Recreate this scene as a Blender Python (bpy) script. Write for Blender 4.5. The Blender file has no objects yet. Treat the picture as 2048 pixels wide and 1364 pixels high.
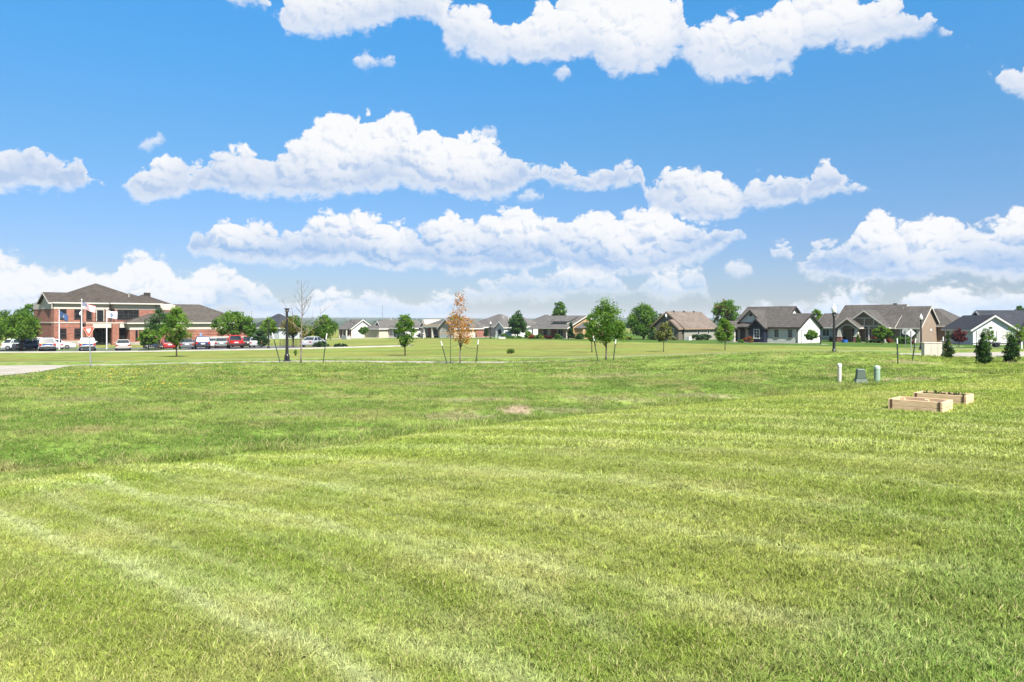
import bpy, bmesh, math, random
import numpy as np
from mathutils import Vector, Matrix
random.seed(7)
scene = bpy.context.scene
COL = scene.collection
R = math.radians

# ---------------------------------------------------------------- camera
cam = bpy.data.cameras.new('camera'); cam_o = bpy.data.objects.new('camera', cam); COL.objects.link(cam_o)
cam.lens = 26.0; cam.sensor_width = 36.0; cam.shift_y = -42 / 2048
cam.clip_start = 0.1; cam.clip_end = 20000
cam_o.location = (0, 0, 1.6); cam_o.rotation_euler = (R(90), 0, 0)
scene.camera = cam_o
scene.render.resolution_x = 1024; scene.render.resolution_y = 682
vs = scene.view_settings
vs.view_transform = 'Standard'; vs.look = 'None'; vs.gamma = 1.0; vs.use_curve_mapping = False
vs.exposure = EXPOSURE = 1.54

# ---------------------------------------------------------------- sky and sun
SUN_AZ, SUN_EL = R(151), R(49)        # azimuth clockwise from +Y (north): behind the viewer, to the right
CLOUD_ROWS = {   # azimuth, elevation of tops, elevation of bases (degrees)
 'high': [(-36.2,19.38,20.89),(-22.9,21.89,23.56),(-20.5,22.53,21.90),(-18.8,22.65,22.21),(-17.4,21.16,21.48),(-17.2,21.82,20.60),(-16.4,23.18,20.23),(-14.2,24.96,20.62),(-11.6,25.80,21.08),(-9.0,25.68,21.51),(-6.7,25.18,21.88),(-5.7,23.94,21.48),(-5.0,23.16,20.06),(-3.6,23.03,19.75),(-2.3,23.22,19.63),(-0.9,22.24,19.20),(1.4,22.74,19.02),(3.7,24.00,19.26),(6.0,25.21,19.34),(7.9,25.74,18.31),(10.6,25.57,18.38),(12.1,24.21,19.04),(12.9,23.19,19.59),(13.5,21.03,18.70),(14.3,21.14,17.80),(15.7,21.27,17.35),(17.5,21.15,17.47),(19.2,21.91,17.44),(20.6,22.36,17.63),(21.6,22.84,18.49),(23.3,22.90,18.67),(25.2,21.99,18.53),(27.1,21.07,18.26),(28.0,20.31,18.64),(28.7,19.73,18.67),(29.5,19.45,19.00),(29.9,18.77,19.13),(32.1,16.59,17.34),(33.3,14.88,15.18),(33.6,15.27,14.37),(34.7,15.53,13.80),(36.5,14.91,13.44)],
 'mid': [(-36.7,9.84,7.56),(-34.7,10.46,7.91),(-33.1,10.59,8.70),(-32.0,10.33,8.35),(-30.9,10.26,8.39),(-30.1,10.11,8.71),(-29.8,9.00,9.33),(-28.1,8.82,9.32),(-27.7,9.44,8.98),(-26.9,10.09,8.30),(-25.8,10.86,8.25),(-25.1,11.49,8.50),(-24.5,10.97,8.54),(-23.5,10.47,8.74),(-21.9,11.42,8.98),(-20.5,12.15,9.07),(-19.5,12.57,9.05),(-18.5,11.88,9.04),(-16.7,12.77,9.02),(-15.3,13.85,9.12),(-14.2,14.83,9.23),(-12.4,15.08,9.52),(-10.5,15.39,9.81),(-9.0,15.53,10.07),(-7.9,14.82,10.18),(-6.7,14.03,9.90),(-5.2,14.06,9.78),(-3.6,14.16,9.27),(-2.1,13.49,9.14),(-0.5,12.76,9.67),(0.8,12.13,10.27),(1.5,11.09,10.64),(2.2,11.27,10.71),(4.1,11.44,10.47),(6.0,10.48,9.73),(6.8,11.02,9.98),(8.3,11.35,10.05),(9.8,11.30,10.57),(10.3,10.00,8.89),(10.9,10.35,8.38),(12.1,11.04,7.91),(13.5,11.16,7.56),(15.4,10.71,7.50),(16.8,9.73,7.67),(17.5,9.34,8.26),(18.2,10.27,8.33),(19.6,9.97,8.26),(21.3,9.93,8.32),(22.6,10.61,8.66),(23.3,10.83,8.90),(23.9,9.75,9.06),(24.7,9.49,9.14),(25.2,8.70,9.04),(30.6,8.27,9.58),(36.5,7.73,8.95)],
 'low': [(-36.7,4.95,6.18),(-26.1,5.55,6.92),(-23.9,4.95,5.30),(-23.4,5.74,4.68),(-22.2,6.07,4.58),(-21.8,6.73,4.31),(-19.9,7.25,4.22),(-18.1,6.78,4.19),(-17.1,6.27,4.14),(-16.0,6.75,4.16),(-14.6,7.60,4.34),(-12.4,7.90,4.23),(-10.1,7.58,3.81),(-9.0,7.16,3.63),(-7.5,7.07,4.22),(-5.9,8.04,4.04),(-4.8,8.28,3.66),(-3.3,7.54,3.67),(-1.7,7.93,4.06),(-0.2,8.27,3.87),(1.8,8.31,3.87),(3.3,7.50,4.44),(4.5,7.49,4.05),(5.4,8.27,3.66),(7.5,8.39,3.45),(9.8,8.19,3.51),(11.3,8.30,3.79),(12.8,7.59,4.34),(14.3,7.02,4.50),(15.2,6.99,4.85),(16.1,6.60,5.57),(17.1,6.93,6.34),(17.6,5.52,6.25),(18.9,4.57,5.30),(19.4,5.10,4.67),(20.3,5.15,4.35),(21.3,4.75,3.43),(22.6,5.35,3.00),(24.2,5.11,2.96),(24.9,6.30,2.81),(26.5,7.31,2.70),(28.0,6.54,2.67),(29.5,7.05,2.76),(30.4,7.25,3.01),(31.3,6.42,3.30),(32.3,6.13,3.01),(33.4,6.28,2.65),(34.2,6.85,2.56),(34.7,6.72,2.55),(36.5,6.20,2.49)],
 'bits': [(-36.7,10.44,11.04),(-27.0,11.57,12.24),(-26.7,11.94,11.74),(-26.1,12.33,11.67),(-25.2,12.82,12.29),(-24.8,12.12,12.79),(-12.7,18.59,19.27),(-12.2,19.23,18.69),(-11.4,19.49,18.33),(-10.6,19.20,18.59),(-10.2,18.95,19.09),(-9.7,19.18,18.77),(-9.1,19.15,18.80),(-8.8,18.48,19.16),(-2.7,13.48,14.21),(-2.2,14.33,13.82),(-1.4,14.48,13.68),(-1.0,13.50,14.33),(0.0,9.14,9.52),(0.6,9.59,9.14),(1.8,10.04,9.14),(2.6,9.81,9.36),(2.9,17.78,18.83),(3.3,18.79,18.30),(3.9,19.05,17.94),(4.4,18.56,18.28),(4.7,17.75,18.62),(15.7,2.98,4.47),(16.1,4.01,3.57),(17.0,4.36,3.18),(18.0,3.90,3.39),(18.4,2.94,4.40),(36.5,2.49,3.73)],
 'rim': [(-36.7,4.34,-0.62),(-34.7,4.45,-0.64),(-33.9,4.11,-0.64),(-32.8,3.90,-0.65),(-32.0,3.12,-0.66),(-31.2,3.71,-0.66),(-29.7,3.36,-0.67),(-28.3,3.00,-0.68),(-27.9,4.10,-0.68),(-26.4,4.67,-0.69),(-25.1,4.27,-0.70),(-24.5,3.35,-0.70),(-22.9,3.74,-0.71),(-21.5,4.14,0.72),(-20.2,3.45,0.73),(-18.5,2.57,0.00),(-17.6,1.48,0.00),(-16.0,1.04,0.00),(-14.6,2.06,-0.37),(-13.1,2.19,-0.38),(-12.0,1.52,-0.38),(-10.5,2.21,-0.38),(-9.0,1.99,-0.38),(-8.0,0.96,-0.38),(-6.7,1.73,-0.38),(-5.2,1.85,-0.39),(-3.6,2.32,1.55),(-1.3,3.10,1.63),(1.0,3.67,1.74),(2.9,3.48,1.55),(5.3,4.24,1.93),(7.9,3.64,1.92),(9.1,2.49,1.91),(10.2,3.05,2.10),(11.7,3.60,1.52),(14.3,3.56,1.88),(15.0,1.87,1.50),(15.7,1.12,0.00),(17.1,0.93,-0.19),(19.9,0.80,0.00),(22.6,1.25,0.00),(23.4,1.78,-0.36),(25.2,2.45,-0.35),(27.4,1.65,-0.34),(28.9,1.86,-0.34),(30.1,2.51,-0.34),(32.1,1.97,-0.33),(33.7,1.61,-0.32),(34.7,1.75,-0.32),(36.5,1.71,-0.31)],
}
SKY_STRENGTH = 0.10
world = bpy.data.worlds.new('World'); scene.world = world; world.use_nodes = True
def make_world():
    nt = world.node_tree; N = nt.nodes; L = nt.links; N.clear()
    def nd(t, **k):
        n = N.new(t)
        for a, b in k.items(): setattr(n, a, b)
        return n
    def val(i, v):
        if isinstance(v, (int, float)): i.default_value = v
        else: L.new(v, i)
    def M(op, a, b=0.0, c=0.0, clamp=False):
        n = nd('ShaderNodeMath', operation=op, use_clamp=clamp)
        val(n.inputs[0], a); val(n.inputs[1], b); val(n.inputs[2], c)
        return n.outputs[0]
    def ss(x, a, b):
        n = nd('ShaderNodeMapRange', interpolation_type='SMOOTHSTEP'); val(n.inputs[0], x); val(n.inputs[1], a); val(n.inputs[2], b)
        return n.outputs[0]
    def comb(x, y, z=0.0):
        n = nd('ShaderNodeCombineXYZ'); val(n.inputs[0], x); val(n.inputs[1], y); val(n.inputs[2], z); return n.outputs[0]
    def mixc(f, a, b):
        n = nd('ShaderNodeMix', data_type='RGBA'); val(n.inputs[0], f)
        for i, v in ((6, a), (7, b)):
            if isinstance(v, tuple): n.inputs[i].default_value = v
            else: L.new(v, n.inputs[i])
        return n.outputs[2]
    def noise(vec, scale, detail, rough, dist=0.0):
        n = nd('ShaderNodeTexNoise', noise_dimensions='2D'); L.new(vec, n.inputs['Vector'])
        n.inputs['Scale'].default_value = scale; n.inputs['Detail'].default_value = detail; n.inputs['Roughness'].default_value = rough; n.inputs['Distortion'].default_value = dist
        return n.outputs[0]
    def puffs(vec, scale):                                   # rounded heads meeting in creases
        n = nd('ShaderNodeTexVoronoi', voronoi_dimensions='2D', feature='F1'); L.new(vec, n.inputs['Vector'])
        n.inputs['Scale'].default_value = scale
        d = n.outputs['Distance']; return M('SUBTRACT', 1.0, M('MULTIPLY', M('MULTIPLY', d, d), 1.9))
    tc = nd('ShaderNodeTexCoord'); sp = nd('ShaderNodeSeparateXYZ'); L.new(tc.outputs['Generated'], sp.inputs[0])
    X, Y, Z = sp.outputs
    az = M('MULTIPLY', M('ARCTAN2', X, Y), 180 / math.pi); el = M('MULTIPLY', M('ARCSINE', Z), 180 / math.pi)
    azp = M('PINGPONG', M('ADD', az, 36.0), 72.0)            # the belts of cloud go on all round the horizon
    u = M('DIVIDE', azp, 72.0)
    cv = comb(azp, M('MULTIPLY', el, 1.25))
    wob = nd('ShaderNodeTexNoise', noise_dimensions='2D'); L.new(cv, wob.inputs['Vector']); wob.inputs['Scale'].default_value = 0.7; wob.inputs['Detail'].default_value = 5
    off = nd('ShaderNodeVectorMath', operation='MULTIPLY_ADD'); L.new(wob.outputs['Color'], off.inputs[0]); off.inputs[1].default_value = (1.3, 1.3, 0); L.new(cv, off.inputs[2])
    wv = off.outputs[0]
    def field(vec):
        v = M('ADD', M('MULTIPLY', puffs(vec, 0.33), 0.44), M('MULTIPLY', puffs(vec, 0.85), 0.30))
        v = M('ADD', v, M('MULTIPLY', puffs(vec, 2.1), 0.13))
        return M('ADD', v, M('MULTIPLY', noise(vec, 2.6, 6, 0.62), 0.36))
    n0 = field(wv)
    sh = nd('ShaderNodeVectorMath', operation='ADD'); L.new(wv, sh.inputs[0]); sh.inputs[1].default_value = (0.20, 0.42, 0)
    n1 = field(sh.outputs[0])
    slope = M('SUBTRACT', n0, n1)
    fine = noise(cv, 1.5, 7, 0.62)
    big = noise(cv, 0.16, 4, 0.55)
    sky = nd('ShaderNodeTexSky', sky_type='NISHITA'); sky.sun_disc = False
    sky.sun_elevation = SUN_EL; sky.sun_rotation = SUN_AZ; sky.air_density = 1.0; sky.dust_density = 0.0; sky.ozone_density = 2.2; sky.altitude = 400
    hs = nd('ShaderNodeHueSaturation'); hs.inputs['Saturation'].default_value = 1.22; hs.inputs['Value'].default_value = SKY_GAIN; L.new(sky.outputs[0], hs.inputs['Color'])
    mr = nd('ShaderNodeMapRange'); val(mr.inputs[0], el); val(mr.inputs[1], 0.0); val(mr.inputs[2], 22.0); val(mr.inputs[3], 0.26); val(mr.inputs[4], 1.0)   # clear, dry air: the rim is not much brighter than the zenith
    tn = nd('ShaderNodeMix', data_type='RGBA', blend_type='MULTIPLY'); tn.inputs[0].default_value = 1.0; L.new(hs.outputs[0], tn.inputs[6]); L.new(comb(M('MULTIPLY', mr.outputs[0], M('SUBTRACT', 0.95, M('MULTIPLY', ss(el, 4.0, 26.0), 0.42))), M('MULTIPLY', mr.outputs[0], 1.04), M('MULTIPLY', mr.outputs[0], M('ADD', 1.10, M('MULTIPLY', M('SUBTRACT', 1.0, ss(el, 0.0, 14.0)), 0.35)))), tn.inputs[7])
    col = tn.outputs[2]
    W = CLOUD_WHITE / (SKY_STRENGTH * 2 ** EXPOSURE)
    # thin veil near the horizon
    veil = M('MULTIPLY', M('SUBTRACT', 1.0, ss(el, -1.0, 7.0)), 0.12)
    col = mixc(veil, col, (0.72 * W, 0.82 * W, 0.93 * W, 1))
    def curve(pts, k):
        n = nd('ShaderNodeFloatCurve'); c = n.mapping.curves[0]; n.mapping.use_clip = False
        P = [((a + 36) / 72, v / 30) for a, v in pts]
        P = [p for p in P if 0 <= p[0] <= 1]
        for i, (x, y) in enumerate(P):
            if i < 2: c.points[i].location = (x, y); p = c.points[i]
            else: p = c.points.new(x, y)
            p.handle_type = 'VECTOR' if k else 'AUTO'
        n.mapping.update(); L.new(u, n.inputs['Value'])
        return M('MULTIPLY', n.outputs[0], 30.0)
    def belt(name, amp, soft, dark, dens, thick):
        rows = CLOUD_ROWS[name]
        T = curve([(a, t) for a, t, b in rows], 0); B = curve([(a, b) for a, t, b in rows], 1)
        ft = M('ADD', M('SUBTRACT', T, el), M('MULTIPLY', M('SUBTRACT', n0, 0.60), amp))
        fb = M('ADD', M('SUBTRACT', el, B), M('ADD', M('MULTIPLY', M('SUBTRACT', fine, 0.5), 1.2 * soft), M('MULTIPLY', M('SUBTRACT', n0, 0.60), 0.45 * amp)))
        wis = M('MULTIPLY', M('SUBTRACT', fine, 0.5), soft)
        al = M('MULTIPLY', ss(M('ADD', ft, wis), -0.12 * soft, 0.55 * soft), ss(fb, -0.35 * soft, 0.95 * soft))
        al = M('MULTIPLY', al, dens)
        h = M('ADD', M('SUBTRACT', el, B), M('MULTIPLY', M('SUBTRACT', big, 0.50), 3.4 * thick))
        lit = ss(M('ADD', h, M('MULTIPLY', slope, 1.2)), -0.2 * thick, 3.7 * thick)
        lit = M('MAXIMUM', lit, M('SUBTRACT', 1.0, M('MULTIPLY', M('MINIMUM', ft, fb), 1.1)), clamp=True)      # thin rims let the light through
        lit = M('SUBTRACT', lit, M('MULTIPLY', ss(M('MULTIPLY', slope, -1.0), 0.0, 0.40), 0.42), clamp=True)
        c = mixc(lit, tuple(v * W for v in dark) + (1,), (W, W, W * 1.01, 1))
        return al, c
    for nm, amp, soft, dark, dens, thick in (('rim', 1.5, 1.0, (0.50, 0.67, 0.88), 0.93, .8), ('low', 1.7, 0.6, (0.37, 0.56, 0.85), 0.98, 1.0), ('mid', 2.0, 0.65, (0.49, 0.63, 0.86), 0.985, 1.0), ('bits', 1.0, 0.8, (0.70, 0.78, 0.93), 0.85, 1.0), ('high', 2.3, 0.8, (0.64, 0.74, 0.91), 0.985, 1.0)):
        al, c = belt(nm, amp, soft, dark, dens, thick)
        col = mixc(al, col, c)
    # scattered cumulus overhead, above the belts
    ov = nd('ShaderNodeVectorMath', operation='DIVIDE'); L.new(tc.outputs['Generated'], ov.inputs[0]); L.new(comb(M('MAXIMUM', Z, 0.2), M('MAXIMUM', Z, 0.2), 1.0), ov.inputs[1])
    on = noise(ov.outputs[0], 1.4, 7, 0.58)
    oa = M('MULTIPLY', ss(on, 0.52, 0.66), ss(el, 27.0, 34.0))
    col = mixc(oa, col, (0.93 * W, 0.95 * W, 1.0 * W, 1))
    bg = nd('ShaderNodeBackground'); L.new(col, bg.inputs[0]); bg.inputs[1].default_value = SKY_STRENGTH
    out = nd('ShaderNodeOutputWorld'); L.new(bg.outputs[0], out.inputs[0])
SKY_GAIN, CLOUD_WHITE = 0.66, 0.98
make_world()
world.cycles.sampling_method = 'MANUAL'; world.cycles.sample_map_resolution = 512
sun = bpy.data.lights.new('sun', 'SUN'); sun.energy = 5.0; sun.angle = R(0.6); sun.color = (1.0, 0.955, 0.88)
sun_o = bpy.data.objects.new('sun', sun); COL.objects.link(sun_o)
_sd = Vector((math.sin(SUN_AZ) * math.cos(SUN_EL), math.cos(SUN_AZ) * math.cos(SUN_EL), math.sin(SUN_EL)))
sun_o.rotation_euler = _sd.to_track_quat('Z', 'Y').to_euler(); sun_o.location = (30, -20, 60)
# ---------------------------------------------------------------- helpers
def tag(o, label=None, cat=None, group=None, kind=None):
    if label: o['label'] = label
    if cat: o['category'] = cat
    if group: o['group'] = group
    if kind: o['kind'] = kind
    return o
def thing(name, label, cat, loc=(0, 0, 0), rz=0.0, group=None):
    o = bpy.data.objects.new(name, None); COL.objects.link(o); o.empty_display_size = 0.2
    o.location = loc; o.rotation_euler = (0, 0, rz)
    return tag(o, label, cat, group)
def link(name, me, mat=None, parent=None, loc=None, rz=None):
    o = bpy.data.objects.new(name, me); COL.objects.link(o)
    if mat is not None and len(me.materials) == 0: me.materials.append(mat)
    if parent is not None: o.parent = parent
    if loc is not None: o.location = loc
    if rz is not None: o.rotation_euler = (0, 0, rz)
    return o
class MB:
    """collects simple solids and builds ONE mesh object"""
    def __init__(s): s.v = []; s.f = []
    def add(s, vs, fs):
        n = len(s.v); s.v += [tuple(p) for p in vs]; s.f += [tuple(i + n for i in f) for f in fs]; return s
    def box(s, x0, x1, y0, y1, z0, z1):
        return s.add([(x0, y0, z0), (x1, y0, z0), (x1, y1, z0), (x0, y1, z0), (x0, y0, z1), (x1, y0, z1), (x1, y1, z1), (x0, y1, z1)],
                     [(0, 3, 2, 1), (4, 5, 6, 7), (0, 1, 5, 4), (1, 2, 6, 5), (2, 3, 7, 6), (3, 0, 4, 7)])
    def prism(s, poly, axis, a, b):
        """extrude a polygon: axis 'y' -> poly in (x,z); 'x' -> poly in (y,z); 'z' -> poly in (x,y)"""
        def p3(p, t): return (p[0], t, p[1]) if axis == 'y' else ((t, p[0], p[1]) if axis == 'x' else (p[0], p[1], t))
        n = len(poly)
        return s.add([p3(p, a) for p in poly] + [p3(p, b) for p in poly],
                     [tuple(range(n))[::-1], tuple(range(n, 2 * n))] + [(i, (i + 1) % n, n + (i + 1) % n, n + i) for i in range(n)])
    def tube(s, pts, rad, n=7, cap=True):
        pts = [Vector(p) for p in pts]; rad = rad if isinstance(rad, (list, tuple)) else [rad] * len(pts)
        vs = []; ref = Vector((0.31, 0.95, 0.05))
        for i, p in enumerate(pts):
            t = (pts[min(i + 1, len(pts) - 1)] - pts[max(i - 1, 0)]).normalized()
            a = t.cross(ref if abs(t.dot(ref)) < 0.95 else Vector((1, 0, 0))).normalized(); b = t.cross(a)
            for k in range(n):
                w = 2 * math.pi * k / n; vs.append(p + (a * math.cos(w) + b * math.sin(w)) * rad[i])
        fs = [(i * n + k, i * n + (k + 1) % n, (i + 1) * n + (k + 1) % n, (i + 1) * n + k) for i in range(len(pts) - 1) for k in range(n)]
        if cap: fs += [tuple(range(n))[::-1], tuple((len(pts) - 1) * n + k for k in range(n))]
        return s.add(vs, fs)
    def lathe(s, prof, n=16, c=(0, 0, 0)):
        """prof: (radius, z) from the bottom up"""
        vs = [(c[0] + r * math.cos(2 * math.pi * k / n), c[1] + r * math.sin(2 * math.pi * k / n), c[2] + z) for r, z in prof for k in range(n)]
        fs = [(i * n + k, i * n + (k + 1) % n, (i + 1) * n + (k + 1) % n, (i + 1) * n + k) for i in range(len(prof) - 1) for k in range(n)]
        fs += [tuple(range(n))[::-1], tuple((len(prof) - 1) * n + k for k in range(n))]
        return s.add(vs, fs)
    def mesh(s, name):
        me = bpy.data.meshes.new(name); me.from_pydata(s.v, [], s.f); me.update(); return me
    def build(s, name, mat, parent=None, loc=None, rz=None, smooth=False, bevel=0.0, fix=True):
        me = s.mesh(name)
        if fix or bevel:
            bm = bmesh.new(); bm.from_mesh(me); bmesh.ops.recalc_face_normals(bm, faces=bm.faces)
            if bevel: bmesh.ops.bevel(bm, geom=list(bm.edges), offset=bevel, segments=1, affect='EDGES', clamp_overlap=True)
            bm.to_mesh(me); bm.free()
        if smooth:
            for p in me.polygons: p.use_smooth = True
        return link(name, me, mat, parent, loc, rz)
def npmesh(name, V, Fc, attrs=None, smooth=False):
    """V (n,3); Fc (m,k) all faces with k corners; attrs {name: (type, array)} on points"""
    me = bpy.data.meshes.new(name); V = np.ascontiguousarray(V, dtype=np.float32); Fc = np.ascontiguousarray(Fc, dtype=np.int32)
    me.vertices.add(len(V)); me.vertices.foreach_set('co', V.ravel())
    if len(Fc):
        k = Fc.shape[1]
        me.loops.add(Fc.size); me.loops.foreach_set('vertex_index', Fc.ravel())
        me.polygons.add(len(Fc)); me.polygons.foreach_set('loop_start', np.arange(0, Fc.size, k, dtype=np.int32))
        if smooth: me.polygons.foreach_set('use_smooth', np.ones(len(Fc), dtype=bool))
    for an, (ty, A) in (attrs or {}).items():
        a = me.attributes.new(an, ty, 'POINT'); A = np.ascontiguousarray(A, dtype=np.float32)
        if ty == 'FLOAT_COLOR':
            if A.shape[1] == 3: A = np.hstack([A, np.ones((len(A), 1), np.float32)])
            a.data.foreach_set('color', A.ravel())
        elif ty == 'FLOAT_VECTOR': a.data.foreach_set('vector', A.ravel())
        else: a.data.foreach_set('value', A.ravel())
    me.update(); me.validate(); return me
def copy_tree(o, parent=None):
    c = o.copy(); COL.objects.link(c); c.parent = parent
    for ch in list(o.children): copy_tree(ch, c)
    return c

# ---------------------------------------------------------------- materials
class NT:
    def __init__(s, name):
        s.m = bpy.data.materials.new(name); s.m.use_nodes = True; s.nt = s.m.node_tree; s.N = s.nt.nodes; s.L = s.nt.links
        s.p = s.N['Principled BSDF']; s.out = s.N['Material Output']
    def nd(s, t, **k):
        n = s.N.new(t)
        for a, b in k.items(): setattr(n, a, b)
        return n
    def val(s, i, v):
        if isinstance(v, (int, float)): i.default_value = v
        elif isinstance(v, tuple): i.default_value = v if len(v) == 4 or i.type == 'VECTOR' else v + (1,)
        else: s.L.new(v, i)
    def M(s, op, a, b=0.0, c=0.0, clamp=False):
        n = s.nd('ShaderNodeMath', operation=op, use_clamp=clamp); s.val(n.inputs[0], a); s.val(n.inputs[1], b); s.val(n.inputs[2], c); return n.outputs[0]
    def mix(s, f, a, b, mode='MIX'):
        n = s.nd('ShaderNodeMix', data_type='RGBA', blend_type=mode); s.val(n.inputs[0], f); s.val(n.inputs[6], a); s.val(n.inputs[7], b); return n.outputs[2]
    def coord(s, what='Object'): return s.nd('ShaderNodeTexCoord').outputs[what]
    def noise(s, vec, scale, detail=4, rough=0.55, out=0):
        n = s.nd('ShaderNodeTexNoise'); s.L.new(vec, n.inputs['Vector']); n.inputs['Scale'].default_value = scale; n.inputs['Detail'].default_value = detail; n.inputs['Roughness'].default_value = rough
        return n.outputs[out]
    def ss(s, x, a, b, lo=0.0, hi=1.0):
        n = s.nd('ShaderNodeMapRange', interpolation_type='SMOOTHSTEP'); s.val(n.inputs[0], x); s.val(n.inputs[1], a); s.val(n.inputs[2], b); s.val(n.inputs[3], lo); s.val(n.inputs[4], hi); return n.outputs[0]
    def bump(s, h, strength=0.3, dist=0.02):
        b = s.nd('ShaderNodeBump'); b.inputs['Strength'].default_value = strength; b.inputs['Distance'].default_value = dist; s.val(b.inputs['Height'], h); s.L.new(b.outputs[0], s.p.inputs['Normal'])
    def scale(s, c, k):    # colour times a value
        return s.mix(1.0, c, s.comb(k, k, k), 'MULTIPLY')
    def comb(s, x, y, z):
        n = s.nd('ShaderNodeCombineXYZ'); s.val(n.inputs[0], x); s.val(n.inputs[1], y); s.val(n.inputs[2], z); return n.outputs[0]
    def set(s, rough=0.6, metal=0.0, spec=0.5, **k):
        s.p.inputs['Roughness'].default_value = rough; s.p.inputs['Metallic'].default_value = metal; s.p.inputs['Specular IOR Level'].default_value = spec; return s
_mc = {}
ALB = 0.74                      # one calibration of all surface albedos against the exposure
def alb(c): return tuple(v * ALB for v in c)
def paint(col, rough=0.55, var=0.12, sc=3.0, metal=0.0, spec=0.4, dirt=0.0, coat=0.0):
    key = ('p', col, rough, var, sc, metal, spec, dirt, coat)
    if key in _mc: return _mc[key]
    col = alb(col)
    t = NT('paint'); c = t.coord(); n = t.noise(c, sc, 5)
    k = t.ss(n, 0.25, 0.75, 1 - var, 1 + var)
    colr = t.scale(col + (1,), k)
    if dirt:
        d = t.M('MULTIPLY', t.ss(t.noise(c, sc * 2.3, 6, 0.65), 0.5, 0.72), dirt); colr = t.mix(d, colr, (0.16, 0.12, 0.08, 1))
    t.L.new(colr, t.p.inputs['Base Color']); t.set(rough, metal, spec)
    if coat: t.p.inputs['Coat Weight'].default_value = coat; t.p.inputs['Coat Roughness'].default_value = 0.12
    _mc[key] = t.m; return t.m
def siding(col, pitch=0.18, var=0.07):
    key = ('s', col, pitch)
    if key in _mc: return _mc[key]
    col = alb(col)
    t = NT('lap_siding'); c = t.coord(); sp = t.nd('ShaderNodeSeparateXYZ'); t.L.new(c, sp.inputs[0])
    fr = t.M('FRACT', t.M('DIVIDE', sp.outputs[2], pitch))
    gap = t.ss(fr, 0.86, 0.97); k = t.ss(t.noise(c, 2.2, 5), 0.25, 0.75, 1 - var, 1 + var)
    colr = t.scale(t.mix(t.M('MULTIPLY', gap, 0.35), col + (1,), tuple(v * 0.35 for v in col) + (1,)), k)
    t.L.new(colr, t.p.inputs['Base Color']); t.set(0.6, 0, 0.3); t.bump(t.M('SUBTRACT', 1.0, fr), 0.5, 0.02)
    _mc[key] = t.m; return t.m
def brickwork(c1, c2, mortar, bw=0.26, bh=0.09):
    key = ('b', c1, c2)
    if key in _mc: return _mc[key]
    c1, c2, mortar = alb(c1), alb(c2), alb(mortar)
    t = NT('brickwork'); c = t.coord(); sp = t.nd('ShaderNodeSeparateXYZ'); t.L.new(c, sp.inputs[0])
    b = t.nd('ShaderNodeTexBrick'); t.L.new(t.comb(t.M('ADD', sp.outputs[0], sp.outputs[1]), sp.outputs[2], 0.0), b.inputs['Vector'])
    b.inputs['Color1'].default_value = c1 + (1,); b.inputs['Color2'].default_value = c2 + (1,); b.inputs['Mortar'].default_value = mortar + (1,)
    b.inputs['Scale'].default_value = 1.0; b.inputs['Brick Width'].default_value = bw; b.inputs['Row Height'].default_value = bh; b.inputs['Mortar Size'].default_value = 0.008
    k = t.ss(t.noise(c, 1.1, 6, 0.65), 0.25, 0.75, 0.78, 1.22)
    t.L.new(t.scale(b.outputs['Color'], k), t.p.inputs['Base Color']); t.set(0.85, 0, 0.2); t.bump(b.outputs['Fac'], -0.4, 0.01)
    _mc[key] = t.m; return t.m
def shingle(col, var=0.3):
    key = ('r', col)
    if key in _mc: return _mc[key]
    col = alb(col)
    t = NT('shingles'); c = t.coord(); sp = t.nd('ShaderNodeSeparateXYZ'); t.L.new(c, sp.inputs[0])
    b = t.nd('ShaderNodeTexBrick'); t.L.new(t.comb(t.M('ADD', sp.outputs[0], sp.outputs[1]), sp.outputs[2], 0.0), b.inputs['Vector'])
    b.inputs['Color1'].default_value = tuple(v * 1.25 for v in col) + (1,); b.inputs['Color2'].default_value = tuple(v * 0.72 for v in col) + (1,); b.inputs['Mortar'].default_value = tuple(v * 0.4 for v in col) + (1,)
    b.inputs['Scale'].default_value = 1.0; b.inputs['Brick Width'].default_value = 0.33; b.inputs['Row Height'].default_value = 0.085; b.inputs['Mortar Size'].default_value = 0.006
    k = t.ss(t.noise(c, 5.0, 6, 0.7), 0.2, 0.8, 1 - var, 1 + var); k2 = t.ss(t.noise(c, 0.5, 3), 0.3, 0.7, 0.9, 1.1)
    t.L.new(t.scale(t.scale(b.outputs['Color'], k), k2), t.p.inputs['Base Color']); t.set(0.9, 0, 0.2); t.bump(b.outputs['Fac'], -0.3, 0.01)
    _mc[key] = t.m; return t.m
def glass(tint=(0.018, 0.022, 0.026), rough=0.06):
    key = ('g', tint)
    if key in _mc: return _mc[key]
    t = NT('window_glass'); n = t.noise(t.coord(), 1.3, 2)
    t.L.new(t.scale(tint + (1,), t.ss(n, 0.3, 0.7, 0.6, 1.5)), t.p.inputs['Base Color']); t.set(rough + .06, 0, 0.28)
    _mc[key] = t.m; return t.m
def concrete(col=(0.42, 0.39, 0.34)):
    key = ('c', col)
    if key in _mc: return _mc[key]
    col = alb(col)
    t = NT('concrete'); c = t.coord(); a = t.noise(c, 0.7, 6, 0.6); b = t.noise(c, 14, 5, 0.7)
    k = t.M('MULTIPLY', t.ss(a, 0.25, 0.75, 0.82, 1.12), t.ss(b, 0.2, 0.8, 0.86, 1.12))
    t.L.new(t.scale(col + (1,), k), t.p.inputs['Base Color']); t.set(0.9, 0, 0.2); t.bump(b, 0.2, 0.005)
    _mc[key] = t.m; return t.m
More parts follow.
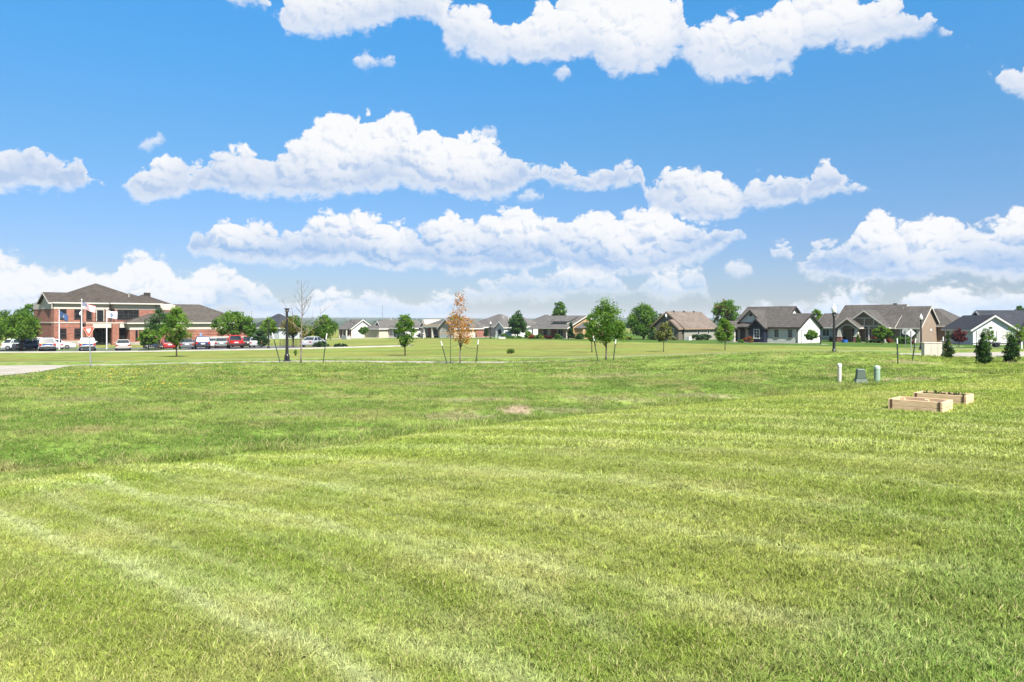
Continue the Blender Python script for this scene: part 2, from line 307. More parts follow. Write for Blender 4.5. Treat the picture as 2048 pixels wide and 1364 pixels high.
def foliage(name, col, col2, rough=0.55, trans=0.45):
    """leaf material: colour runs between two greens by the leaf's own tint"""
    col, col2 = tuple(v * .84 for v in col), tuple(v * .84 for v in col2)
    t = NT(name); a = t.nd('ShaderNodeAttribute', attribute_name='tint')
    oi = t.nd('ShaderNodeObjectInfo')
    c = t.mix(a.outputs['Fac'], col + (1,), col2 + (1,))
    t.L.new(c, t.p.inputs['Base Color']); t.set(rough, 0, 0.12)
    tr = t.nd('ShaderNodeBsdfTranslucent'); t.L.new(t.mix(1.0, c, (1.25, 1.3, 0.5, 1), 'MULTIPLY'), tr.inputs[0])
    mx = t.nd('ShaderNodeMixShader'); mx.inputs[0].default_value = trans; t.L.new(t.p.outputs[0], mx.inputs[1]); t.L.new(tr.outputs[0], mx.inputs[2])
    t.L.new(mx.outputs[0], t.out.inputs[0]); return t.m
# ---------------------------------------------------------------- terrain
F = 1479.0                      # metres-to-bearing constant of the 26 mm lens; bearing b = (x / y) * F + 1024
EYE = 1.6                       # eye height above the lawn at the origin
PROFILES = {                    # bearing : (distance, drop below eye level)
 -800:[(0,1.6),(5,1.85),(9,2.2),(18,2.32),(26,2.2),(46,3.0),(95,4.2),(140,4.65),(200,5),(400,6)],
 0:   [(0,1.6),(5,1.85),(10.7,2.25),(18,2.32),(28,2.2),(46,2.93),(95,4.2),(140,4.65),(200,5),(400,6)],
 300: [(0,1.6),(5,1.83),(11.8,2.22),(19,2.30),(31,2.2),(46,2.75),(95,4.12),(140,4.65),(200,5),(400,6)],
 600: [(0,1.6),(5,1.8),(13.1,2.2),(20,2.28),(34,2.2),(45,2.52),(60,3.0),(98,3.85),(140,4.4),(200,4.8),(400,6)],
 920: [(0,1.6),(6,1.78),(16.2,2.18),(24,2.26),(36,2.32),(45,2.68),(55,2.83),(100,3.4),(190,4.2),(400,5.6)],
 1212:[(0,1.6),(8,1.75),(19,2.15),(28,2.15),(38,2.13),(41,2.26),(46,2.6),(55,2.83),(100,3.38),(190,4.2),(400,5.5)],
 1400:[(0,1.6),(8,1.73),(21,2.12),(30,1.99),(38,1.82),(41,1.93),(46,2.35),(55,2.66),(70,2.95),(120,3.6),(190,4.2),(400,5.4)],
 1668:[(0,1.6),(8,1.7),(14.8,1.87),(23.5,2.1),(32,1.98),(39,1.82),(42,1.93),(55,2.66),(70,2.95),(120,3.6),(190,4.2),(400,5.4)],
 1840:[(0,1.6),(8,1.7),(14.8,1.87),(26,2.07),(33,2.02),(39,1.99),(46,2.3),(60,2.75),(80,3.25),(125,3.7),(190,4.3),(400,5.4)],
 2048:[(0,1.6),(8,1.68),(14.8,1.85),(28,2.03),(35,2.1),(42,2.18),(60,2.7),(80,3.2),(120,3.75),(190,4.3),(400,5.4)],
 2900:[(0,1.6),(8,1.66),(14.8,1.8),(28,2.0),(35,2.1),(42,2.2),(60,2.7),(80,3.2),(120,3.75),(190,4.3),(400,5.4)],
}
_far = [(1000,7.2),(1800,5.5),(2600,0.0),(3600,-7.0),(6500,-8.0)]
_bs = np.array(sorted(PROFILES)); _u = np.linspace(0, math.log(6501), 500)
_D = np.array([np.interp(_u, [math.log(d + 1) for d, _ in PROFILES[b] + _far], [v for _, v in PROFILES[b] + _far]) for b in _bs])
_bb = np.linspace(-800, 2900, 149)
_T = np.array([np.interp(_bb, _bs, _D[:, j]) for j in range(_D.shape[1])]).T
def _sm(A, r, ax):
    k = np.exp(-0.5 * (np.arange(-3 * r, 3 * r + 1) / r) ** 2); k /= k.sum()
    P = np.pad(A, [(3 * r, 3 * r) if i == ax else (0, 0) for i in (0, 1)], mode='edge')
    return np.apply_along_axis(lambda v: np.convolve(v, k, 'valid'), ax, P)
_T = _sm(_sm(_T, 3, 0), 3, 1)
def lattice(ix, iy, seed):
    h = (ix.astype(np.int64) * 374761393 + iy.astype(np.int64) * 668265263 + seed * 974711) & 0x7fffffff
    h = ((h ^ (h >> 13)) * 1274126177) & 0x7fffffff
    h = h ^ (h >> 16)
    return (h & 0xffff) / 65535.0
def vnoise(x, y, seed=0):
    x = np.asarray(x, float); y = np.asarray(y, float)
    ix = np.floor(x); iy = np.floor(y); fx = x - ix; fy = y - iy
    fx = fx * fx * (3 - 2 * fx); fy = fy * fy * (3 - 2 * fy)
    a = lattice(ix, iy, seed); b = lattice(ix + 1, iy, seed); c = lattice(ix, iy + 1, seed); d = lattice(ix + 1, iy + 1, seed)
    return (a * (1 - fx) + b * fx) * (1 - fy) + (c * (1 - fx) + d * fx) * fy
def fbm(x, y, seed=0, o=4):
    s = 0; a = 0.5; t = 0
    for i in range(o):
        s = s + a * vnoise(x * 2 ** i + 17.3 * i, y * 2 ** i - 9.1 * i, seed + i); t += a; a *= 0.5
    return s / t
def sstep(a, b, x):
    t = np.clip((x - a) / (b - a), 0, 1); return t * t * (3 - 2 * t)
SW = np.array([[-60, -30], [-7.4, 10.7], [-3.0, 14.2], [0, 16.6], [9.6, 23.2], [18.4, 27.2], [60, 40]], float)   # swale line
def swale_s(x, y):             # signed distance beyond the swale
    yy = np.interp(x, SW[:, 0], SW[:, 1]) + 1.5 * (vnoise(x * 0.32, y * 0.06, 61) - 0.5) + 0.5 * (vnoise(x * 1.1, y * 0.4, 62) - 0.5); return (y - yy) * 0.8
def drop0(x, y):
    d = np.maximum(y, np.hypot(x, y) * 0.35)
    b = np.clip(x / np.maximum(d, 1e-3) * F + 1024, -800, 2900)
    fi = (b + 800) / 3700 * 148; i = np.clip(fi.astype(int), 0, 147); fi = fi - i
    fj = np.clip(np.log(d + 1) / math.log(6501), 0, 1) * 499; j = np.clip(fj.astype(int), 0, 498); fj = fj - j
    return (_T[i, j] * (1 - fi) + _T[i + 1, j] * fi) * (1 - fj) + (_T[i, j + 1] * (1 - fi) + _T[i + 1, j + 1] * fi) * fj
def gz(x, y):
    x = np.asarray(x, float); y = np.asarray(y, float)
    z = EYE - drop0(x, y)
    s = swale_s(x, y); d = np.hypot(x, y)
    bank = sstep(0.3, 1.5, s) * (1 - sstep(30, 60, d))
    z = z + bank * (0.10 * (fbm(x * 0.8, y * 0.8, 5) - 0.5) + 0.05 * (fbm(x * 3, y * 3, 6) - 0.5))
    z = z + 0.03 * (fbm(x * 0.4, y * 0.4, 8) - 0.5) * (1 - sstep(40, 80, d))
    z = z - 0.16 * np.exp(-((s - 0.4) / 1.5) ** 2) * (1 - sstep(24, 34, d))
    z = z + 0.19 * np.exp(-((np.maximum(y, 1) - 37.5) / 5) ** 2) * sstep(7, 16, x) * (1 - 0.75 * sstep(19, 24, x))
    z = z + sstep(1500, 3200, d) * 16 * (fbm(x / 500, y / 500, 12) - 0.5)
    return z
def g(x, y): return float(gz(np.array([x]), np.array([y]))[0])
def at(b, d):                  # a point on the ground at bearing b, distance d
    x = (b - 1024) / F * d
    return (x, d, g(x, d))
# ---------------------------------------------------------------- the ground sheet and its grass
L1 = [(-9.5,11.2),(-6.35,8.67),(-5.48,7.91),(-4.02,6.58),(-2.42,5.15),(-1.37,4.19),(-0.99,3.91),(-0.3,3.1)]
L2 = [(-6.2,10.75),(-5.89,10.44),(-5.35,9.79),(-4.43,8.81),(-3.14,8.08),(-2.35,7.48),(-1.55,6.68),(-0.89,5.9),(-0.33,5.23),(0.11,4.61),(0.6,3.9)]
L4 = [(-4.9,11.2),(-4.54,11.04),(-3.85,10.27),(-3.31,9.72),(-2.51,9.19),(-1.94,8.87),(-1.0,8.1),(0.2,7.0),(1.2,5.9)]
def beside(P, dx, dy): return [(x + dx, y + dy) for x, y in P]
TRACKS = [(L1, 0.095, .95), (L2[:7], 0.095, .9), (L2[6:], .11, .5), (L4[:6], 0.10, 0.75), (L4[5:], .12, .35),          # wheel tracks of the mower on the lawn
 (beside(L1, .45, .36), 0.06, 0.30), (beside(L2, -.42, -.40), 0.07, 0.35), (beside(L2, .40, .42), 0.06, 0.40), (beside(L4, .42, .45), 0.07, 0.40), (beside(L4, -.3, -.4), .06, .3),
 ([(-6.6,10.0),(-6.28,9.73),(-5.37,8.7),(-4.91,8.22),(-3.6,6.95),(-2.3,5.7),(-1.2,4.7)], 0.08, 0.5),
 ([(-3.5,11.95),(-3.21,11.75),(-2.76,11.22),(-2.36,10.79),(-1.57,10.39),(-0.4,9.6),(1.0,8.4),(2.2,7.2)], 0.12, 0.65),
 ([(-5.4,10.8),(-5.12,10.61),(-4.76,10.15),(-4.08,9.67),(-2.9,8.6)], 0.09, 0.5)]
for k in range(9):
    o_ = k * 0.85; TRACKS.append(([(-2.2 + o_ * 1.25, 12.6 + o_ * .95), (-1.5 + o_ * 1.25, 12.2 + o_ * .9), (0.3 + o_ * 1.2, 11.3 + o_ * .75), (3.4 + o_ * 1.1, 9.9 + o_ * .55), (6.5 + o_, 8.4 + o_ * .4)], 0.12, .5 - .02 * k))
def seg_dist(x, y, P):
    d = np.full(np.shape(x), 1e9)
    for (ax, ay), (bx, by) in zip(P[:-1], P[1:]):
        vx, vy = bx - ax, by - ay; t = np.clip(((x - ax) * vx + (y - ay) * vy) / (vx * vx + vy * vy), 0, 1)
        d = np.minimum(d, np.hypot(x - ax - t * vx, y - ay - t * vy))
    return d
def mow(x, y):
    m = np.zeros(np.shape(x)); wx = x + 0.07 * (vnoise(x * 2.7, y * 2.7, 31) - 0.5); wy = y + 0.07 * (vnoise(x * 1.7, y * 1.7, 32) - 0.5)
    br = 0.25 + 0.55 * fbm(x * 1.1, y * 1.1, 33, 3) + 0.75 * fbm(x * 4.5, y * 4.5, 34, 3)
    for P, w, k in TRACKS: m = np.maximum(m, k * np.exp(-(seg_dist(wx, wy, P) / w) ** 2) * br)
    ph = 0.61 * x + 0.79 * y + 0.25 * (vnoise(x * .5, y * .5, 37) - 0.5); fade = (1 - 0.7 * lush(x, y)) * (1 - sstep(15, 24, np.hypot(x, y)))
    m = np.maximum(m, fade * br * (0.55 * np.maximum(0, np.cos(2 * math.pi * (ph - 2.75) / 1.45)) ** 6 + 0.20 * np.maximum(0, np.cos(2 * math.pi * (ph - 2.4) / 0.725)) ** 4))
    return np.clip(m, 0, 1)
def lush(x, y):                # the corner by the camera's right where the turf is thicker
    return sstep(0.0, 0.6, (x - 0.72) * 0.70 - (y - 3.46) * 0.72)
def blob(x, y, cx, cy, rx, ry, seed=41):
    q = np.hypot((x - cx) / rx, (y - cy) / ry) + 0.9 * (fbm(x * 1.6, y * 1.6, seed) - 0.5) + 1.3 * (fbm(x * 6, y * 6, seed + 3) - 0.5); return 1 - sstep(0.55, 1.05, q)
def soil(x, y):
    m = blob(x, y, 0.15, 18.4, 0.46, 0.9) * 0.9
    for cx, cy, rx, ry, k in ((1.4, 18.6, 1.2, 0.6, .32), (2.6, 20.6, 1.6, 0.6, .34), (-1.2, 17.3, 1.0, 0.8, .45), (-1.0, 20.5, 1.4, .6, .4), (-12.0, 21, 1.5, .7, .28), (5.4, 21.6, 1.2, .5, .45), (-5.0, 17.4, 1.4, .5, .3),
                              (13.8, 26.3, 1.4, .5, .5), (24.3, 35.6, 1.2, .8, .6), (22, 30, 1.5, 1.0, .45), (18.1, 33.4, 1.4, 0.8, .5), (4, 28, 2.0, 1.0, .35), (-3, 26, 1.6, 1.0, .3)):
        m = np.maximum(m, k * blob(x, y, cx, cy, rx, ry, 43))
    return np.clip(m, 0, 1)
LAWN, LAWN2, DRY = np.array([0.255, 0.338, 0.056]), np.array([0.365, 0.410, 0.092]), np.array([0.46, 0.45, 0.18])
BANK, BANK2, BDRY = np.array([0.145, 0.240, 0.040]), np.array([0.260, 0.345, 0.076]), np.array([0.34, 0.30, 0.13])
MEAD, MEAD2 = np.array([0.17, 0.21, 0.048]), np.array([0.235, 0.235, 0.066])
PALE, SOIL, LUSH = np.array([0.50, 0.545, 0.265]), np.array([0.42, 0.33, 0.22]), np.array([0.225, 0.365, 0.085])
def lerp(a, b, t): t = np.clip(t, 0, 1)[..., None]; return a * (1 - t) + b * t
def turf(x, y):
    """colour of the turf itself and how rough it is (0 mown lawn .. 1 bank)"""
    x = np.asarray(x, float); y = np.asarray(y, float); d = np.hypot(x, y); s = swale_s(x, y) + 0.5 * (fbm(x * .8, y * .8, 21) - 0.5)
    bank = sstep(-0.6, 0.8, s)
    c = lerp(LAWN, LAWN2, sstep(0.30, 0.68, fbm(x * 0.55, y * 0.55, 22)))
    c = lerp(c, DRY, 0.55 * sstep(0.50, 0.72, fbm(x * 1.3, y * 1.3, 23)))
    c = lerp(c, LAWN * 0.76, 0.45 * sstep(0.54, 0.74, fbm(x * 1.9 + 40, y * 1.9, 24)))
    c = lerp(c, LUSH, 0.55 * lush(x, y) * (1 - sstep(8, 14, d)) * (1 - bank))
    st = 0.5 + 0.5 * np.sin((x * 0.586 - y * 0.81) * 2 * math.pi / 2.4 + 3 * fbm(x * .3, y * .3, 26)); c = lerp(c, LAWN2 * 1.08, 0.35 * st * sstep(6, 11, d))
    ph = 0.61 * x + 0.79 * y; c = lerp(c, LAWN * 0.80, 0.5 * (0.5 - 0.5 * np.cos(2 * math.pi * (ph - 2.75) / 1.45)) * (1 - sstep(15, 24, d)))
    m = mow(x, y); c = lerp(c, PALE, 0.85 * m)
    b = lerp(BANK, BANK2, sstep(0.32, 0.68, fbm(x * 0.55, y * 1.2, 27)))
    b = lerp(b, BDRY, 0.65 * sstep(0.52, 0.74, fbm(x * 0.9 + 9, y * 1.8, 28)))
    b = lerp(b, BANK * 0.62, 0.65 * sstep(0.52, 0.74, fbm(x * 1.4 - 30, y * 2.4, 29)))
    b = lerp(b, np.array([0.20, 0.26, 0.03]), 0.8 * sstep(12, 24, x) * sstep(24, 28, y) * (1 - sstep(36, 42, y)) * 0.8)
    c = lerp(c, b, bank)
    c = lerp(c, BANK * 0.75, 0.45 * np.exp(-((s - 0.25) / 0.42) ** 2) * sstep(0.35, 0.6, fbm(x * 0.9, y * 0.9, 38)) * (1 - sstep(26, 34, d)))  # swale line: lush ditch grass, with the shade in the crease painted in
    sl = soil(x, y) * bank; c = lerp(c, SOIL, sl * 1.1)
    mead = sstep(46, 52, d) * sstep(0.0, 1.0, (y - np.interp(x, [-40, -14, 0, 8, 16, 26, 40], [57, 57, 56, 56, 61, 66, 73])) / 1.5)
    q = lerp(MEAD, MEAD2, sstep(0.3, 0.7, fbm(x * 0.12, y * 0.25, 30))); q = lerp(q, BANK2 * .85, 0.8 * sstep(0.47, 0.64, fbm(x * 0.10 + 7, y * 0.35, 35))); q = lerp(q, MEAD2 * 1.15, 0.6 * sstep(0.5, 0.66, fbm(x * 0.2 - 17, y * 0.8, 36)))
    far = sstep(95, 150, d) * 0.0
    c = lerp(c, q, mead)
    yard = sstep(0, 2.5, y - np.interp(x, [-200, -60, -30, 0, 15, 35, 47, 60, 90], [400, 400, 172, 152, 128, 96, 88, 82, 76])); c = lerp(c, np.array([0.070, 0.140, 0.026]), yard * 0.9 * (1 - sstep(230, 300, d)))
    wood = sstep(350, 900, d); c = lerp(c, np.array([0.075, 0.10, 0.055]), wood)
    return c * ALB, bank * (1 - sl), sl, m
def make_ground():
    az = np.concatenate([np.linspace(-180, -46, 34)[:-1], np.linspace(-46, 46, 369), np.linspace(46, 180, 34)[1:-1]])
    a = np.radians(az); na = len(a)
    r = np.concatenate([np.geomspace(0.6, 60, 300), np.geomspace(60, 6400, 140)[1:]]); nr = len(r)
    X = r[:, None] * np.sin(a)[None]; Y = r[:, None] * np.cos(a)[None]
    X = X.ravel(); Y = Y.ravel(); Zv = gz(X, Y)
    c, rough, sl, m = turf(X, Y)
    V = np.column_stack([X, Y, Zv]); V = np.vstack([V, [[0, 0, float(gz(np.array([0.]), np.array([0.1]))[0])]]])
    c = np.vstack([c, c[:1]]); rough = np.append(rough, 0)
    i = np.arange(nr - 1)[:, None] * na; j = np.arange(na)[None]; j2 = (j + 1) % na
    q = np.stack([i + j, i + na + j, i + na + j2, i + j2], -1).reshape(-1, 4)
    me = npmesh('ground', V, q[:, ::-1] * 0 + q[:, [0, 3, 2, 1]], {'turf': ('FLOAT_COLOR', c), 'rough': ('FLOAT', rough)}, smooth=True)
    bm = bmesh.new(); bm.from_mesh(me); bm.verts.ensure_lookup_table(); cv = bm.verts[len(V) - 1]
    for k in range(na): bm.faces.new((cv, bm.verts[(k + 1) % na], bm.verts[k])).smooth = True
    bmesh.ops.recalc_face_normals(bm, faces=bm.faces); bm.to_mesh(me); bm.free()
    if me.polygons[0].normal.z < 0: me.flip_normals()
    t = NT('turf'); at_ = t.nd('ShaderNodeAttribute', attribute_name='turf'); geo = t.nd('ShaderNodeNewGeometry').outputs['Position']
    n1 = t.noise(geo, 9.0, 5, 0.65); n2 = t.noise(geo, 1.3, 5, 0.6)
    map_ = t.nd('ShaderNodeMapping'); t.L.new(geo, map_.inputs[0]); map_.inputs['Scale'].default_value = (0.5, 1.6, 1.0); n3 = t.noise(map_.outputs[0], 1.0, 7, 0.68)
    k = t.M('MULTIPLY', t.M('MULTIPLY', t.ss(n1, 0.25, 0.75, 0.72, 1.2), t.ss(n2, 0.3, 0.7, 0.88, 1.1)), t.ss(n3, 0.3, 0.7, 0.78, 1.18))
    t.L.new(t.scale(at_.outputs['Color'], t.M('MULTIPLY', k, 0.92)), t.p.inputs['Base Color']); t.set(0.95, 0, 0.04)
    t.bump(t.M('ADD', n1, t.M('MULTIPLY', n3, 0.6)), 0.8, 0.06)
    o = link('ground', me, t.m); tag(o, kind='structure'); return o
ground = make_ground()

# grass: short tufts standing on the sheet, one object
def tuft_mesh(name, n, h, spread, w, lean, rng, seg=3):
    V = []; Q = []; T = []
    for k in range(n):
        a = rng.uniform(0, 2 * math.pi); r0 = spread * math.sqrt(rng.uniform(0, 1)); bx, by = r0 * math.cos(a), r0 * math.sin(a)
        d = a + rng.normal(0, 0.9); ln = h * rng.uniform(0.55, 1.15); le = lean * rng.uniform(0.25, 1.5); fa = rng.uniform(0, math.pi)
        tw = w * rng.uniform(0.7, 1.2); sx, sy = math.cos(fa) * tw / 2, math.sin(fa) * tw / 2; t0 = rng.uniform(0, 1)
        base = len(V)
        for i in range(seg + 1):
            t = i / seg; o = ln * le * t * t; z = ln * t * (1 - 0.28 * le * t); ww = (1 - t ** 1.6 * 0.92)
            V.append((bx + o * math.cos(d) - sx * ww, by + o * math.sin(d) - sy * ww, z)); V.append((bx + o * math.cos(d) + sx * ww, by + o * math.sin(d) + sy * ww, z)); T += [t0, t0]
        for i in range(seg): b = base + 2 * i; Q.append((b, b + 1, b + 3, b + 2))
    return npmesh(name, np.array(V), np.array(Q), {'tint': ('FLOAT', np.array(T))}, smooth=True)
def grass_material():
    t = NT('grass_blades'); a = t.nd('ShaderNodeAttribute', attribute_name='turf', attribute_type='INSTANCER'); b = t.nd('ShaderNodeAttribute', attribute_name='tint')
    k = t.ss(b.outputs['Fac'], 0.0, 1.0, 0.55, 1.45)
    c = t.scale(a.outputs['Color'], k)
    c = t.mix(t.M('GREATER_THAN', b.outputs['Fac'], 0.90), c, (0.37, 0.33, 0.155, 1))
    t.L.new(c, t.p.inputs['Base Color']); t.set(0.6, 0, 0.10)
    nv = t.nd('ShaderNodeVectorMath', operation='MULTIPLY_ADD'); t.L.new(t.nd('ShaderNodeNewGeometry').outputs['Normal'], nv.inputs[0]); nv.inputs[1].default_value = (.8, .8, .8); nv.inputs[2].default_value = (0, 0, .65)
    nn = t.nd('ShaderNodeVectorMath', operation='NORMALIZE'); t.L.new(nv.outputs[0], nn.inputs[0]); t.L.new(nn.outputs[0], t.p.inputs['Normal'])
    tr = t.nd('ShaderNodeBsdfTranslucent'); t.L.new(t.mix(1.0, c, (1.15, 1.2, 0.7, 1), 'MULTIPLY'), tr.inputs[0])
    mx = t.nd('ShaderNodeMixShader'); mx.inputs[0].default_value = 0.4; t.L.new(t.p.outputs[0], mx.inputs[1]); t.L.new(tr.outputs[0], mx.inputs[2]); t.L.new(mx.outputs[0], t.out.inputs[0]); return t.m
def make_grass():
    rng = np.random.default_rng(3); gm = grass_material()
    coll = bpy.data.collections.new('grass_tufts')
    kinds = [(22, .037, .036, .0052, .55), (22, .034, .040, .0050, .85), (20, .039, .034, .0052, 1.1),      # near lawn
             (18, .052, .060, .0105, .7), (18, .050, .065, .0100, 1.0),                                     # farther lawn
             (22, .085, .075, .0085, .75), (22, .10, .07, .009, 1.05), (20, .075, .09, .010, .9),           # bank
             (18, .10, .16, .022, .9), (18, .085, .18, .022, 1.1)]                                         # far bank
    for i, k in enumerate(kinds):
        me = tuft_mesh('grass_tuft', *k, rng); me.materials.append(gm)
        o = bpy.data.objects.new('grass_tuft_%02d' % i, me); coll.objects.link(o)
    P = []; I = []; S = []; Ro = []
    def ring(r0, r1, dens, hw=None):
        hw = hw or (58 if r1 <= 11 else 50 if r1 <= 24 else 44)
        A = math.radians(2 * hw) / 2 * (r1 * r1 - r0 * r0); n = int(A * dens)
        r = np.sqrt(rng.uniform(r0 * r0, r1 * r1, n)); a = np.radians(rng.uniform(-hw, hw, n)); return r * np.sin(a), r * np.cos(a)
    def put(x, y, idx, smin, smax, tilt=0.25):
        n = len(x); P.append(np.column_stack([x, y, gz(x, y) - 0.003])); I.append(idx); S.append(rng.uniform(smin, smax, n))
        Ro.append(np.column_stack([rng.normal(0, tilt, n), rng.normal(0, tilt, n), rng.uniform(0, 6.28, n)]))
    for r0, r1, dens in ((2.2, 5, 1350), (5, 7.5, 950), (7.5, 11, 600)):
        x, y = ring(r0, r1, dens); k = swale_s(x, y) < 0.25; x, y = x[k], y[k]
        put(x, y, rng.integers(0, 3, len(x)), 0.75, 1.25)
        lu = lush(x, y) * (rng.uniform(0, 1, len(x)) < 0.35); k = lu > 0.5; put(x[k], y[k], rng.integers(0, 3, k.sum()), 1.2, 1.7)
        cl = fbm(x * 3.5, y * 3.5, 55) ; k = cl > 0.62; put(x[k], y[k], rng.integers(0, 3, k.sum()), 1.1, 1.6)
    for r0, r1, dens in ((11, 16, 300), (16, 24, 170), (24, 36, 60)):
        x, y = ring(r0, r1, dens); k = swale_s(x, y) < 0.3; x, y = x[k], y[k]; put(x, y, rng.integers(3, 5, len(x)), 0.8, 1.3)
    for r0, r1, dens in ((9, 14, 330), (14, 20, 200), (20, 28, 120)):
        x, y = ring(r0, r1, dens); s = swale_s(x, y); cl = fbm(x * 1.2, y * 1.2, 57); sl = soil(x, y)
        k = (s > 0.0) & (rng.uniform(0, 1, len(x)) < (0.35 + 1.1 * sstep(0.3, 0.65, cl)) * (1 - 0.75 * sl)); x, y, cl = x[k], y[k], cl[k]
        put(x, y, rng.integers(5, 8, len(x)), 0.55, 1.0, 0.35)
        edge = np.exp(-((swale_s(x, y) - 0.4) / 0.45) ** 2) * (cl > 0.5); k = edge > 0.3; put(x[k], y[k], rng.integers(5, 8, k.sum()), 1.1, 1.7, 0.35)
    for r0, r1, dens in ((28, 36, 48), (36, 52, 22)):
        x, y = ring(r0, r1, dens); s = swale_s(x, y); cl = fbm(x * .8, y * .8, 58)
        k = (s > 0.0) & (rng.uniform(0, 1, len(x)) < (0.3 + 1.0 * sstep(0.35, 0.65, cl))); x, y = x[k], y[k]
        k = ~on_paving(x, y); x, y = x[k], y[k]
        put(x, y, rng.integers(8, 10, len(x)), 0.5, 1.0, 0.3)
    P = np.vstack(P); I = np.concatenate(I); S = np.concatenate(S); Ro = np.vstack(Ro)
    k = ~on_paving(P[:, 0], P[:, 1]); P, I, S, Ro = P[k], I[k], S[k], Ro[k]
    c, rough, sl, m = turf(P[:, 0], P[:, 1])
    c = c * (0.72 + 0.60 * rng.uniform(0, 1, len(P)))[:, None]
    lean = np.clip(m, 0, 1); Ro[:, 0] += lean * 0.9; S = S * (1 - 0.25 * lean)
    me = npmesh('lawn_grass', P, np.zeros((0, 4), int), {'turf': ('FLOAT_COLOR', c), 'kind_index': ('FLOAT', I), 'size': ('FLOAT', S), 'turn': ('FLOAT_VECTOR', Ro)})
    o = link('grass', me, gm); tag(o, 'short green and straw coloured turf covering lawn and bank', 'grass', kind='stuff')
    ng = bpy.data.node_groups.new('grass_scatter', 'GeometryNodeTree')
    ng.interface.new_socket('Geometry', in_out='INPUT', socket_type='NodeSocketGeometry'); ng.interface.new_socket('Geometry', in_out='OUTPUT', socket_type='NodeSocketGeometry')
    N = ng.nodes; L = ng.links
    gi = N.new('NodeGroupInput'); go = N.new('NodeGroupOutput'); m2p = N.new('GeometryNodeMeshToPoints'); iop = N.new('GeometryNodeInstanceOnPoints'); ci = N.new('GeometryNodeCollectionInfo')
    ci.inputs['Collection'].default_value = coll; ci.inputs['Separate Children'].default_value = True; ci.inputs['Reset Children'].default_value = True
    def attr(nm, ty):
        n = N.new('GeometryNodeInputNamedAttribute'); n.data_type = ty; n.inputs['Name'].default_value = nm; return n.outputs['Attribute']
    f2i = N.new('FunctionNodeFloatToInt'); L.new(attr('kind_index', 'FLOAT'), f2i.inputs[0])
    L.new(gi.outputs[0], m2p.inputs['Mesh']); L.new(m2p.outputs[0], iop.inputs['Points']); L.new(ci.outputs[0], iop.inputs['Instance']); iop.inputs['Pick Instance'].default_value = True
    L.new(f2i.outputs[0], iop.inputs['Instance Index']); L.new(attr('turn', 'FLOAT_VECTOR'), iop.inputs['Rotation'])
    cx = N.new('ShaderNodeCombineXYZ'); sc = attr('size', 'FLOAT')
    for i in range(3): L.new(sc, cx.inputs[i])
    L.new(cx.outputs[0], iop.inputs['Scale']); L.new(iop.outputs[0], go.inputs[0])
    md = o.modifiers.new('scatter', 'NODES'); md.node_group = ng
    print('grass tufts', len(P)); return o
# paving outlines (plan), used to keep the grass off
PAVE_LEFT = [(-60, 18), (-20.4, 29.3), (-21.6, 33), (-24.1, 39), (-26.3, 44), (-29, 47), (-33.2, 48), (-60, 49)]
WALK1 = [(-120, 52), (-60, 47.5), (-33.5, 45.8), (-24, 46.2), (-14, 46.5), (-3, 46.2), (5, 45.6), (12, 46.5), (20, 50)]
WALK2 = [(-40, 57.5), (-21, 57.2), (-4, 56), (6, 56.5), (15.8, 62), (29, 70), (38.5, 75.5), (60, 90)]
ROAD_R = [(20.5, 40.8), (24.0, 43.5), (30, 47.0), (60, 62), (64, 70), (46, 66.5), (36, 61), (31, 60.5), (28, 56), (24.5, 50)]
def inside(x, y, poly):
    r = np.zeros(np.shape(x), bool); n = len(poly)
    for i in range(n):
        x1, y1 = poly[i]; x2, y2 = poly[(i + 1) % n]
        c = ((y1 > y) != (y2 > y)) & (x < (x2 - x1) * (y - y1) / (y2 - y1 + 1e-12) + x1); r ^= c
    return r
def on_paving(x, y):
    return inside(x, y, PAVE_LEFT) | inside(x, y, ROAD_R) | (seg_dist(x, y, WALK1) < 1.3) | (seg_dist(x, y, WALK2) < 0.75)
grass = make_grass()
# ---------------------------------------------------------------- paving
M_CONC, M_CONC2 = concrete((0.30, 0.27, 0.23)), concrete((0.37, 0.335, 0.28))
M_ASPH = concrete((0.13, 0.13, 0.135)); M_KERB = concrete((0.46, 0.44, 0.40))
def walk(name, P, w, mat, slab=1.5, lift=0.03):
    """a concrete walk of separate slabs laid along a line on the ground"""
    root = thing(name, None, None); tag(root, kind='structure'); M_ = []
    P = [Vector((x, y, 0)) for x, y in P]; seg = [(a, b, (b - a).length) for a, b in zip(P[:-1], P[1:])]
    tot = sum(s[2] for s in seg)
    def pt(t):
        for a, b, l in seg:
            if t <= l: return a + (b - a) * (t / l), (b - a).normalized()
            t -= l
        return P[-1], (P[-1] - P[-2]).normalized()
    t = 0.0
    while t < tot - 0.1:
        a, da = pt(t + 0.012); b, db = pt(min(t + slab - 0.012, tot)); na = Vector((-da.y, da.x, 0)) * w / 2; nb = Vector((-db.y, db.x, 0)) * w / 2
        q = [a - na, b - nb, b + nb, a + na]; mb = MB(); z = [g(p.x, p.y) for p in q]
        mb.add([(p.x, p.y, zz - 0.12) for p, zz in zip(q, z)] + [(p.x, p.y, zz + lift) for p, zz in zip(q, z)], [(3, 2, 1, 0), (4, 5, 6, 7), (0, 1, 5, 4), (1, 2, 6, 5), (2, 3, 7, 6), (3, 0, 4, 7)])
        mb.build('slab', mat, root); t += slab
    return root
walk('sidewalk', WALK1[1:], 2.3, M_CONC2, 3.0)
walk('footpath', WALK2, 0.7, concrete((.26, .245, .19)), 4.0, 0.01)
